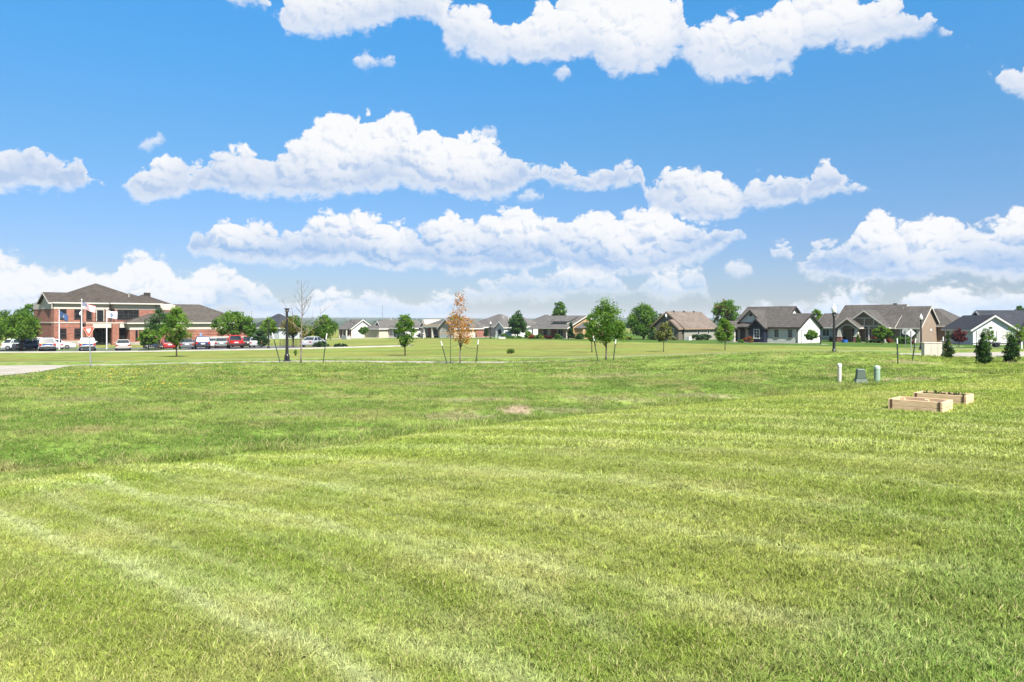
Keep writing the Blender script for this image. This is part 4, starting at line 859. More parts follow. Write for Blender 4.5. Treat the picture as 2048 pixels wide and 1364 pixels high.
def window(root, face, off, u, v, w, h, trim=None, nx=2, nz=1, fr=0.09, glass_m=None, sill=True, name='window'):
    """u,v = lower left corner of the opening; frame with mullions, pane set behind them"""
    P = mapper(face, off); mb = MB(); trim = trim or TRIM_W
    for a in (u - fr, u + w): fbox(mb, P, a, a + fr, v - fr, v + h + fr, -0.02, 0.06)
    for c in (v - fr, v + h): fbox(mb, P, u, u + w, c, c + fr, -0.02, 0.06)
    o = mb.build(name, trim, root)
    fbox(MB(), P, u - .01, u + w + .01, v - .01, v + h + .01, -0.02, 0.018).build('pane', glass_m or M_GLASS, o)
    for k in range(1, nx): fbox(MB(), P, u + w * k / nx - .03, u + w * k / nx + .03, v, v + h, 0.01, 0.045).build('mullion', trim, o)
    for k in range(1, nz): fbox(MB(), P, u, u + w, v + h * k / nz - .03, v + h * k / nz + .03, 0.012, 0.047).build('mullion', trim, o)
    if sill: fbox(MB(), P, u - fr * 1.3, u + w + fr * 1.3, v - fr - .07, v - fr - .002, -0.02, 0.12).build('sill', trim, o)
    return o
def door(root, face, off, u, w, h, mat, trim=None, v=0.0):
    P = mapper(face, off); mb = MB(); fbox(mb, P, u, u + w, v, v + h, -0.02, 0.05); o = mb.build('door', mat, root)
    fr = MB(); fbox(fr, P, u - .1, u - .002, v, v + h + .1, -0.02, .08); fbox(fr, P, u + w + .002, u + w + .1, v, v + h + .1, -0.02, .08); fbox(fr, P, u - .002, u + w + .002, v + h + .002, v + h + .1, -0.02, .078); fr.build('door_frame', trim or TRIM_W, o)
    kn = MB(); fbox(kn, P, u + w * .84, u + w * .92, v + h * .46, v + h * .50, .05, .1); kn.build('handle', TRIM_D, o); return o
def garage_door(root, face, off, u, w, h, mat, trim=None, rows=4, cols=4, v=0.0):
    P = mapper(face, off); o = fbox(MB(), P, u, u + w, v, v + h, -.02, .03).build('garage_door', mat, root)
    for r in range(rows):
        for c in range(cols):
            pw, ph = w / cols, h / rows; fbox(MB(), P, u + c * pw + .06, u + (c + 1) * pw - .06, v + r * ph + .05, v + (r + 1) * ph - .05, .02, .055).build('panel', mat, o)
    fr = MB(); fbox(fr, P, u - .14, u - .002, v, v + h + .14, -.02, .08); fbox(fr, P, u + w + .002, u + w + .14, v, v + h + .14, -.02, .08); fbox(fr, P, u - .002, u + w + .002, v + h + .002, v + h + .14, -.02, .078); fr.build('door_frame', trim or TRIM_W, o); return o
def body(root, mat, x0, x1, y0, y1, ze, zr=None, axis='x', zb=-0.8, name='wall'):
    """walls; with zr the two ends rise to gables under a ridge running along axis"""
    mb = MB()
    if zr is None: mb.box(x0, x1, y0, y1, zb, ze)
    elif axis == 'x': mb.prism([(y0, zb), (y1, zb), (y1, ze), ((y0 + y1) / 2, zr), (y0, ze)], 'x', x0, x1)
    else: mb.prism([(x0, zb), (x1, zb), (x1, ze), ((x0 + x1) / 2, zr), (x0, ze)], 'y', y0, y1)
    return mb.build(name, mat, root)
def gable(root, mat, x0, x1, y0, y1, ze, zr, axis='x', ov=0.45, th=0.14, fas=None, ovx=None, name='roof'):
    """pitched roof slabs over the same box, overhanging; fascia boards as a sub-part"""
    a0, a1, c0, c1 = (x0, x1, y0, y1) if axis == 'x' else (y0, y1, x0, x1)
    ovx = 0.35 if ovx is None else ovx; m = (c0 + c1) / 2; sl = (zr - ze) / (m - c0); lo = ze - ov * sl
    def prof(t0, t1): return [(c0 - ov, lo + t1), (m, zr + t1), (c1 + ov, lo + t1), (c1 + ov, lo + t0), (m, zr + t0), (c0 - ov, lo + t0)]
    o = MB().prism(prof(0.012, th), axis if axis == 'x' else 'y', a0 - ovx, a1 + ovx).build(name, mat, root)
    if fas:
        f = MB(); ax = 'x' if axis == 'x' else 'y'
        f.prism(prof(-0.16, th - .03), ax, a0 - ovx - .05, a0 - ovx - .003); f.prism(prof(-0.16, th - .03), ax, a1 + ovx + .003, a1 + ovx + .05)
        for c in (c0 - ov - .06, c1 + ov + .003):
            if axis == 'x': f.box(a0 - ovx, a1 + ovx, c, c + .057, lo - .10, lo + th - .03)
            else: f.box(c, c + .057, a0 - ovx, a1 + ovx, lo - .10, lo + th - .03)
        f.build('fascia', fas, o)
    return o
def hip(root, mat, x0, x1, y0, y1, ze, zr, ov=0.5, fas=None, ridge=None, name='roof', th=0.16):
    x0 -= ov; x1 += ov; y0 -= ov; y1 += ov; w, d = x1 - x0, y1 - y0
    if ridge is None:
        ridge = ((x0 + d / 2, (y0 + y1) / 2), (x1 - d / 2, (y0 + y1) / 2)) if w >= d else (((x0 + x1) / 2, y0 + w / 2), ((x0 + x1) / 2, y1 - w / 2))
    (ax, ay), (bx, by) = ridge; mb = MB()
    V = [(x0, y0, ze), (x1, y0, ze), (x1, y1, ze), (x0, y1, ze), (ax, ay, zr), (bx, by, zr), (x0, y0, ze - th), (x1, y0, ze - th), (x1, y1, ze - th), (x0, y1, ze - th)]
    alongx = abs(bx - ax) >= abs(by - ay)
    Fs = [(0, 1, 5, 4), (1, 2, 5), (2, 3, 4, 5), (3, 0, 4)] if alongx else [(0, 1, 4), (1, 2, 5, 4), (2, 3, 5), (3, 0, 4, 5)]
    mb.add(V, Fs + [(6, 7, 1, 0), (7, 8, 2, 1), (8, 9, 3, 2), (9, 6, 0, 3), (9, 8, 7, 6)])
    o = mb.build(name, mat, root)
    if fas:
        f = MB(); e = .05
        f.box(x0 - e, x1 + e, y0 - e, y0 - .003, ze - th - .08, ze - .01); f.box(x0 - e, x1 + e, y1 + .003, y1 + e, ze - th - .08, ze - .01); f.box(x0 - e, x0 - .003, y0 - .002, y1 + .002, ze - th - .08, ze - .01); f.box(x1 + .003, x1 + e, y0 - .002, y1 + .002, ze - th - .08, ze - .01); f.build('fascia', fas, o)
    return o
def post(root, x, y, z0, z1, w, mat, name='post'): return MB().box(x - w / 2, x + w / 2, y - w / 2, y + w / 2, z0, z1).build(name, mat, root, bevel=.012)
def vent(root, x, y, z, mat=None): return MB().lathe([(.08, 0), (.08, .35), (.13, .36), (.13, .48), (.04, .5)], 8, (x, y, z - .05)).build('roof_vent', mat or TRIM_D, root)
ROOF_BR, ROOF_GR, ROOF_TAN, ROOF_SL = shingle((0.088, 0.079, 0.070)), shingle((0.122, 0.114, 0.105)), shingle((0.165, 0.132, 0.108)), shingle((0.040, 0.044, 0.053))
# --- craftsman house on the right
def craftsman():
    r = house('craftsman_house', 'brown craftsman house with arched porch, half-timbered gable and tan garage wing', 1668, 126, 46, sink=.1)
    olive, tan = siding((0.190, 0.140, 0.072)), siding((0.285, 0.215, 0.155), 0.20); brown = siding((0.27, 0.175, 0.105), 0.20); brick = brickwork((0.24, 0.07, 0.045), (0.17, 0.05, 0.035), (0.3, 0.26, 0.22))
    body(r, olive, 0, 9.5, 0, 11, 2.75, 6.25, 'x'); gable(r, ROOF_BR, 0, 9.5, 0, 11, 2.75, 6.25, 'x', fas=TRIM_C)
    body(r, tan, 9.55, 13.3, 0.15, 9.6, 2.72, 5.9, 'x', name='garage_wall'); gable(r, ROOF_BR, 9.9, 13.3, 0.15, 9.6, 2.72, 5.9, 'x', fas=TRIM_C)
    MB().box(9.6, 12.9, 0.05, 0.14, -.6, 2.6).build('front_wall', olive, r)
    MB().box(12.9, 13.36, 0.05, 0.14, -.6, 2.6).build('corner_board', TRIM_C, r)
    body(r, tan, 8, 15.9, 8.8, 20, 2.7, None, name='wing_wall'); MB().box(13.35, 15.8, 8.70, 8.79, -.6, 2.6).build('shaded_wall', brown, r)  # the shade on the wing's street side is put into a browner siding
    hip(r, ROOF_BR, 8, 15.9, 8.8, 20, 2.85, 5.75, .55, TRIM_C)
    MB().box(15.75, 15.96, 8.66, 8.8, -.6, 2.65).build('corner_board', TRIM_C, r)
    fbox(MB(), mapper('right', 13.3), 5.2, 6.0, 2.0, 2.35, 0, .05).build('vent', TRIM_W, r)
    # big half-timbered gable over the porch
    gx0, gx1, gy = 2.2, 8.9, -1.5; gm = (gx0 + gx1) / 2
    MB().prism([(gx0, 2.78), (gx1, 2.78), (gm, 5.30)], 'y', gy, gy + .14).build('gable_wall', olive, r)
    gable(r, ROOF_BR, gx0, gx1, gy, 4.6, 2.78, 5.30, 'y', .4, fas=TRIM_C)
    tb = MB(); tb.box(gx0 + .2, gx1 - .2, gy - .06, gy - .002, 2.70, 2.86); tb.box(gm - 1.5, gm + 1.5, gy - .06, gy - .002, 4.02, 4.16)
    for k, top in ((-2.2, 3.4), (-1.45, 4.0), (0, 4.0), (1.45, 4.0), (2.2, 3.4)): tb.box(gm + k - .07, gm + k + .07, gy - .05, gy - .002, 2.87, top)
    tb.build('timber_trim', TRIM_C, r)
    # arched porch gable
    ax0, ax1, ay = 1.75, 5.1, -2.9; am = (ax0 + ax1) / 2; n = 10; hw = 1.22
    arch = [(am - hw + 2 * hw * k / n, 2.30 + 0.62 * math.sin(math.pi * k / n)) for k in range(n + 1)]
    poly = [(ax0, 2.72), (ax0, 2.30)] + [(am - hw, 2.30)] + arch[1:-1] + [(am + hw, 2.30), (ax1, 2.30), (ax1, 2.72), (am, 4.05)]
    MB().prism(poly, 'y', ay, ay + .16).build('arched_gable', olive, r)
    band = [p for p in arch] + [(p[0] * 1 + (0), p[1] + .16) for p in arch[::-1]]; MB().prism(band, 'y', ay - .05, ay - .003).build('arch_trim', TRIM_C, r)
    gable(r, ROOF_BR, ax0, ax1, ay, 3.0, 2.72, 4.05, 'y', .35, fas=TRIM_C)
    for s in (ax0 + .32, ax1 - .32):
        MB().add([(s - .36, ay - .1, 1.05), (s + .36, ay - .1, 1.05), (s + .36, ay + .5, 1.05), (s - .36, ay + .5, 1.05), (s - .2, ay, 2.4), (s + .2, ay, 2.4), (s + .2, ay + .4, 2.4), (s - .2, ay + .4, 2.4)], [(3, 2, 1, 0), (4, 5, 6, 7), (0, 1, 5, 4), (1, 2, 6, 5), (2, 3, 7, 6), (3, 0, 4, 7)]).build('tapered_column', TRIM_C, r)
        MB().box(s - .42, s + .42, ay - .16, ay + .56, -.6, 1.0).build('brick_pier', brick, r); MB().box(s - .47, s + .47, ay - .2, ay + .6, 1.0, 1.06).build('pier_cap', TRIM_C, r)
    MB().box(1.6, 8.9, -2.9, -.02, -.6, .18).build('porch_floor', M_CONC, r); MB().box(2.6, 4.3, -3.6, -2.91, -.6, .05).build('step', M_CONC2, r)
    for x in (6.2, 8.7): post(r, x, -1.35, .18, 2.76, .2, TRIM_C, 'porch_post')
    door(r, 'front', 0, 3.0, 1.0, 2.15, paint((0.02, 0.015, 0.012), .4), TRIM_C, .18); window(r, 'front', 0, 5.2, .9, .9, 1.4, TRIM_C, 1, 1); window(r, 'front', 0, 7.0, .9, 1.3, 1.4, TRIM_C, 2, 1)
    window(r, 'front', 0, .25, .75, 1.15, 1.65, TRIM_W, 2, 2, .13); window(r, 'front', .05, 10.6, .75, 1.5, 1.65, TRIM_W, 2, 2, .12)
    vent(r, 9.0, 6.6, 5.6); MB().box(7.2, 7.7, 6.6, 7.1, 5.2, 6.6).build('flue', TRIM_D, r)
    return r
craftsman()
# --- white house with the navy bay
def white_house():
    r = house('white_house', 'white ranch house with navy gabled bay and dark trim', 1597, 113, 46, sink=.1)
    wh, cr = siding((0.62, 0.61, 0.585), .2), siding((0.56, 0.54, 0.47), .3); navy = siding((0.012, 0.018, 0.034), .3)
    body(r, wh, -5.0, 0, 0, 7.6, 2.6, 4.55, 'x', name='garage_wall'); gable(r, ROOF_BR, -7.5, 0, 0, 7.6, 2.6, 4.55, 'x', .4, fas=TRIM_D)
    MB().box(-5.0, -.03, -.06, -.003, -.6, 2.42).build('front_wall', cr, r); MB().box(-5.0, -.03, -.10, -.063, -.6, .75).build('wainscot', cr, r)
    body(r, wh, -11.4, -3.6, 1.2, 11.2, 2.7, 5.75, 'x'); gable(r, ROOF_BR, -11.4, -3.6, 1.2, 11.2, 2.7, 5.75, 'x', .4, fas=TRIM_D)
    # navy bay
    bx0, bx1, by = -7.5, -5.05, -1.1; bm_ = (bx0 + bx1) / 2
    body(r, navy, bx0, bx1, by, 2, 2.55, 3.75, 'y', name='bay_wall'); gable(r, ROOF_BR, bx0, bx1, by, 4, 2.55, 3.75, 'y', .3, fas=TRIM_D)
    window(r, 'front', by, bm_ - .42, .85, .84, 1.25, TRIM_W, 2, 3, .11)
    # front gable over the porch
    fx0, fx1, fy = -10.1, -6.1, .4; fm = (fx0 + fx1) / 2
    MB().prism([(fx0, 3.25), (fx1, 3.25), (fm, 5.15)], 'y', fy, fy + .15).build('gable_wall', wh, r); gable(r, ROOF_BR, fx0, fx1, fy, 5.5, 3.25, 5.15, 'y', .3, fas=TRIM_D)
    MB().lathe([(.26, 0), (.26, .05)], 20).build('round_vent', TRIM_D, r).matrix_local = Matrix.Translation((fm, fy - .002, 4.45)) @ Matrix.Rotation(R(90), 4, 'X')
    MB().prism([(-.9, 2.55), (1.1, 3.35), (1.1, 3.22), (-.9, 2.42)], 'x', -10.3, -5.9).build('porch_roof', ROOF_BR, r); MB().box(-10.3, -7.5, -.97, -.905, 2.38, 2.54).build('porch_fascia', TRIM_D, r)
    # entry gable
    ex0, ex1, ey = -11.8, -9.9, -1.4; em = (ex0 + ex1) / 2
    MB().prism([(ex0, 2.45), (ex1, 2.45), (em, 3.35)], 'y', ey, ey + .12).build('entry_gable', wh, r); gable(r, ROOF_BR, ex0, ex1, ey, 2, 2.45, 3.35, 'y', .25, fas=TRIM_D)
    for x in (ex0 + .2, ex1 - .2): post(r, x, ey + .15, -.5, 2.45, .3, TRIM_C, 'porch_post')
    door(r, 'front', 1.2, -10.4, .95, 2.1, TRIM_D, TRIM_C); door(r, 'front', 1.2, -11.35, .6, 2.1, TRIM_D, TRIM_C); window(r, 'front', 1.2, -8.9, .9, 1.2, 1.25, TRIM_W, 2, 1)
    window(r, 'front', -.06, -3.75, .98, .5, 1.1, paint((0.30, 0.27, 0.22), .5), 2, 3, .1); window(r, 'front', -.06, -1.55, .98, .5, 1.1, paint((0.30, 0.27, 0.22), .5), 2, 3, .1)
    dp = MB(); dp.tube([(-.12, -.14, 2.3), (-.12, -.14, -.3)], .05, 6); dp.build('downspout', TRIM_D, r)
    door(r, 'right', 0, .9, .85, 2.0, wh, paint((0.30, 0.27, 0.22), .5)); MB().box(-11.9, -7.4, -1.5, 1.15, -.6, .12).build('porch_floor', M_CONC2, r)
    vent(r, -6.0, 6.5, 5.5); return r
white_house()
# --- brown house whose gable looks left
def brown_house():
    r = house('brown_house', 'grey-brown house with long light brown roof and white-framed gable window', 1368, 139, 46)
    dk, lit_siding = siding((0.130, 0.115, 0.085), .2), siding((0.27, 0.26, 0.215), .2)  # sun and shade painted into the siding: dark gable end, paler sunlit side
    W = 7.4
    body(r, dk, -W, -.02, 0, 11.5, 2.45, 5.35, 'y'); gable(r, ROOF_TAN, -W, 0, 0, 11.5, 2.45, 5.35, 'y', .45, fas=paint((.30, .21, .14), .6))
    MB().box(-.017, .04, .05, 11.4, -.6, 2.3).build('side_wall', lit_siding, r)
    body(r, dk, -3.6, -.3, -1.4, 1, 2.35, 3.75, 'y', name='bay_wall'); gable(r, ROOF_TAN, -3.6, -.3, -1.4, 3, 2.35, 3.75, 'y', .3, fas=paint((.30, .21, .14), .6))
    window(r, 'front', -1.4, -2.6, .85, 1.25, 1.25, TRIM_W, 2, 2, .12); window(r, 'front', 0, -W / 2 - .2, 3.6, .4, .5, TRIM_C, 1, 1)
    for y in (4.6, 8.1): window(r, 'right', .04, y, 1.1, .7, .95, TRIM_W, 1, 2, .1)
    for y in (1.8, 5.3, 8.8): MB().lathe([(.16, 0), (.16, .22), (.05, .3)], 8, (-W / 2 + .25, y, 5.35)).build('roof_vent', TRIM_D, r)
    MB().box(-W + .3, -W + .9, 2.2, 2.8, 3.4, 5.1).build('chimney', paint((.2, .18, .15), .8), r)
    ac = thing('air_conditioner', 'pale air conditioner unit at the corner of the brown house', 'air conditioner', at(1377, 136), -R(46)); MB().box(-.4, .4, -.4, .4, 0, .75).build('case', paint((.5, .5, .47), .5), ac, bevel=.03); MB().lathe([(.3, 0), (.3, .04)], 14, (0, 0, .75)).build('fan_grille', TRIM_D, ac)
    return r
brown_house()
# --- yellow house with the wide porch roof
def yellow_house():
    r = house('yellow_house', 'yellow house with wide grey roof, long dormer and red door', 1062, 163, 46)
    ye = siding((0.44, 0.285, 0.135), .22)
    body(r, ye, 0.4, 10.6, 1.8, 12, 2.35, 4.75, 'x'); gable(r, ROOF_GR, 0, 10.6, 0, 12, 2.35, 4.85, 'x', .3, fas=TRIM_C)
    P = [(2.0, 3.35), (2.0, 4.05), (5.0, 4.62), (5.6, 4.62), (5.6, 3.3)]
    MB().prism([(1.6, 3.05), (1.6, 3.62), (5.9, 4.85), (5.9, 4.7)], 'x', 5.2, 9.2).build('dormer', TRIM_C, r); MB().prism([(1.3, 3.62), (1.3, 3.74), (5.9, 5.0), (5.9, 4.88)], 'x', 4.9, 9.5).build('dormer_roof', ROOF_GR, r)
    for k in range(4): window(r, 'front', 1.6, 5.5 + k * .9, 3.22, .6, .26, TRIM_W, 1, 1, .05, sill=False, name='dormer_window')
    for x in (.25, 5.3, 10.3): post(r, x, .2, -.5, 2.35, .2, TRIM_C, 'porch_post')
    MB().box(0, 10.6, 0, 1.75, -.6, .12).build('porch_floor', M_CONC2, r)
    door(r, 'front', 1.8, 4.6, 1.0, 2.05, paint((0.20, 0.035, 0.022), .4), paint((.30, .09, .05), .5), .12)
    window(r, 'front', 1.8, 2.1, .6, 1.1, 1.4, TRIM_W, 1, 1, .12); window(r, 'front', 1.8, 6.5, .6, 1.4, 1.4, TRIM_W, 2, 1, .12)
    MB().prism([(2.2, 2.3), (8.2, 2.3), (5.2, 3.6)], 'x', 10.62, 13.2).build('side_porch_roof', ROOF_GR, r); body(r, ye, 10.62, 13.0, 2.4, 8.0, 2.28, None, name='side_wall')
    return r
yellow_house()
# --- farther houses on the left of it
def grey_white_house():
    r = house('grey_white_house', 'pale grey house with broad white garage door and small right gable', 1000, 178, 46)
    pale = siding((0.62, 0.62, 0.60), .2)
    body(r, pale, -12, -.02, 0, 11, 2.5, None); hip(r, ROOF_GR, -12, 0, 0, 11, 2.6, 5.6, .5, TRIM_W)
    body(r, pale, 0, 2.9, -1.4, 6, 2.5, 3.7, 'y', name='gable_wall'); gable(r, ROOF_GR, 0, 2.9, -1.4, 6, 2.5, 3.7, 'y', .3, fas=TRIM_W)
    window(r, 'front', -1.4, 1.0, .9, .8, .95, TRIM_D, 1, 1, .07); garage_door(r, 'front', 0, -4.4, 4.0, 2.1, TRIM_W)
    window(r, 'front', 0, -5.6, .9, .5, 1.1, TRIM_D, 1, 1, .06); MB().box(-9.4, -6.6, -1.6, .4, 2.45, 2.7).build('porch_roof', TRIM_W, r)
    for x in (-9.3, -6.8): post(r, x, -1.4, -.5, 2.45, .3, TRIM_C, 'porch_post')
    door(r, 'front', 0, -8.6, 1.0, 2.1, TRIM_D); vent(r, -3, 4, 4.6, TRIM_W); vent(r, -1.8, 4.5, 4.4, TRIM_W); return r
grey_white_house()
RB = brickwork((0.30, 0.10, 0.07), (0.22, 0.07, 0.05), (.33, .28, .24))
def brick_porch_house():
    r = house('brick_porch_house', 'brick-fronted tan house with flat cream porch behind the orange tree', 846, 182, 46)
    tan = siding((0.48, 0.42, 0.34), .2)
    body(r, RB, 0, 12, 0, 11, 2.5, None); hip(r, ROOF_GR, 0, 12, 0, 11, 2.6, 5.5, .5, TRIM_W)
    body(r, tan, 9.5, 15.0, -2.5, 4, 2.5, 4.5, 'y', name='garage_wall'); gable(r, ROOF_GR, 9.5, 15.0, -2.5, 6, 2.5, 4.5, 'y', .4, fas=TRIM_W)
    garage_door(r, 'front', -2.5, 10.2, 4.0, 2.1, TRIM_W)
    MB().box(2.6, 9.2, -2.2, .5, 2.55, 2.9).build('porch_roof', TRIM_C, r); MB().box(2.9, 8.9, -2.0, .4, 2.9, 3.25).build('porch_parapet', paint((.42, .33, .22), .6), r)
    for x in (3.1, 6.2, 8.9): post(r, x, -1.9, -.5, 2.55, .45, TRIM_C, 'porch_post')
    door(r, 'front', 0, 6.9, 1.0, 2.1, TRIM_D); window(r, 'front', 0, 4.2, .7, 1.3, 1.4, TRIM_W, 2, 1); window(r, 'front', 0, .7, .7, 1.1, 1.4, TRIM_W, 2, 1)
    body(r, tan, -2.4, -.02, 1, 8, 2.4, 4.4, 'y', name='left_wing'); gable(r, ROOF_GR, -2.4, 0, 1, 8, 2.4, 3.9, 'y', .35, fas=TRIM_W); return r
brick_porch_house()
def garages():
    r = house('tan_garage_house', 'tan house side with blue-grey gabled garage, left of the lone meadow tree', 766, 190, 46)
    tan, blue = siding((0.50, 0.43, 0.34), .2), siding((0.28, 0.34, 0.36), .2)
    body(r, tan, -7.5, -1.4, 0, 10, 2.4, None); hip(r, ROOF_GR, -7.5, -1.4, 0, 10, 2.5, 4.7, .4, TRIM_D)
    body(r, blue, -1.35, 1.9, -1.6, 8, 2.4, 4.1, 'y', name='gable_wall'); gable(r, ROOF_GR, -1.35, 1.9, -1.6, 8, 2.4, 4.1, 'y', .35, fas=TRIM_W)
    garage_door(r, 'front', -1.6, -.9, 2.4, 2.05, paint((.42, .42, .42), .5)); body(r, RB, 1.95, 5.2, 0, 9, 2.4, None, name='brick_wall'); hip(r, ROOF_GR, 1.95, 9.5, 0, 9, 2.5, 4.6, .4, TRIM_W)
    body(r, siding((.55, .55, .52)), 5.25, 9.5, .2, 9, 2.4, None, name='right_wall'); door(r, 'front', 0, 2.4, .9, 2.0, TRIM_W); door(r, 'front', 0, 3.9, .9, 2.0, TRIM_W); window(r, 'front', .2, 6.5, .8, 1.4, 1.3, TRIM_W)
    vent(r, -3.0, 4.5, 4.5, TRIM_W); return r
garages()
def brick_white_house():
    r = house('brick_white_house', 'far house with brick porch and plain white gable end', 703, 188, 46)
    body(r, siding((.66, .65, .60), .2), -5.5, 0, 0, 6.4, 2.5, 4.6, 'x'); gable(r, ROOF_GR, -5.5, 0, 0, 6.4, 2.5, 4.6, 'x', .4, fas=TRIM_W)
    MB().box(-5.45, -.05, -.07, -.003, -.6, 2.35).build('brick_front', RB, r)
    for x in (-3.9, -2.2, -.6): post(r, x, -1.1, -.5, 2.3, .3, TRIM_C, 'porch_post')
    MB().prism([(-1.5, 2.22), (-.2, 2.6), (-.2, 2.48), (-1.5, 2.1)], 'x', -4.4, -.2).build('porch_roof', ROOF_GR, r)
    window(r, 'front', -.07, -3.3, .6, .9, 1.3, TRIM_W); door(r, 'front', -.07, -1.8, .9, 2.05, TRIM_D); vent(r, -3.6, 2.0, 4.0); vent(r, -1.6, 1.6, 3.6)
    body(r, siding((.50, .43, .34), .2), .1, 6.5, 4, 10, 2.3, None, name='rear_wing'); hip(r, ROOF_GR, .1, 6.5, 4, 10, 2.4, 4.2, .4, TRIM_W); return r
brick_white_house()
def slate_house():
    r = house('slate_roof_house', 'white house with slate blue roof and two garage doors at the right edge', 1946, 106, 10)
    wh = siding((0.60, 0.605, 0.605), .2)
    body(r, wh, 0, 5.5, 0, 10, 2.3, 4.15, 'y', name='gable_wall'); gable(r, ROOF_SL, 0, 5.5, 0, 10, 2.3, 4.15, 'y', .4, fas=TRIM_W)
    garage_door(r, 'front', 0, .6, 2.0, 1.9, paint((.48, .48, .47), .5), rows=4, cols=3); garage_door(r, 'front', 0, 3.2, 1.8, 1.9, TRIM_W, rows=4, cols=3)
    body(r, wh, 5.55, 16, 2, 12, 2.4, 4.9, 'x'); gable(r, ROOF_SL, 3.5, 16, 2, 12, 2.4, 4.9, 'x', .4, fas=TRIM_W)
    body(r, wh, 7.0, 12.5, .6, 4, 2.4, 4.1, 'y', name='front_gable'); gable(r, ROOF_SL, 7.0, 12.5, .6, 6, 2.4, 4.1, 'y', .4, fas=TRIM_W); window(r, 'front', .6, 9.3, .8, 1.6, 1.3, TRIM_W); return r
slate_house()
def plain(name, label, b, d, yaw, w, dp, ze, zr, wall, roof, hipped=True, fas=TRIM_W, wins=2):
    r = house(name, label, b, d, yaw, 'roofs glimpsed between the nearer houses'); body(r, wall, 0, w, 0, dp, ze, None if hipped else zr, 'x')
    (hip if hipped else gable)(r, roof, 0, w, 0, dp, ze + (.1 if hipped else 0), zr, fas=fas)
    for k in range(wins): window(r, 'front', 0, w * (k + .6) / (wins + .2) - .6, .8, 1.2, 1.25, TRIM_W)
    return r
PALE = siding((.55, .53, .49), .2)
plain('far_house', 'grey house half hidden between the white house and the craftsman house', 1632, 142, 46, 7, 9, 2.6, 5.0, siding((.34, .33, .34), .2), ROOF_BR, False, TRIM_W)
plain('far_house', 'brown roof showing behind the tan garage wing', 1920, 146, 20, 9, 9, 2.6, 5.2, PALE, ROOF_BR, True)
plain('far_house', 'hipped roof right of the dense egg-shaped tree', 1040, 228, 46, 12, 11, 2.7, 6.2, PALE, ROOF_GR)
plain('far_house', 'low hipped roof left of the dense egg-shaped tree', 1003, 222, 46, 9, 9, 2.6, 5.4, PALE, ROOF_GR)
plain('far_house', 'slate roofed house behind the trees at the end of the car park', 503, 190, 30, 10, 9, 2.8, 6.4, siding((.42, .44, .46), .2), ROOF_SL, True)
plain('far_house', 'white gabled house behind the tree at the black lamp post', 546, 198, -40, 5, 8, 3.0, 5.2, siding((.66, .66, .64), .2), ROOF_GR, False)
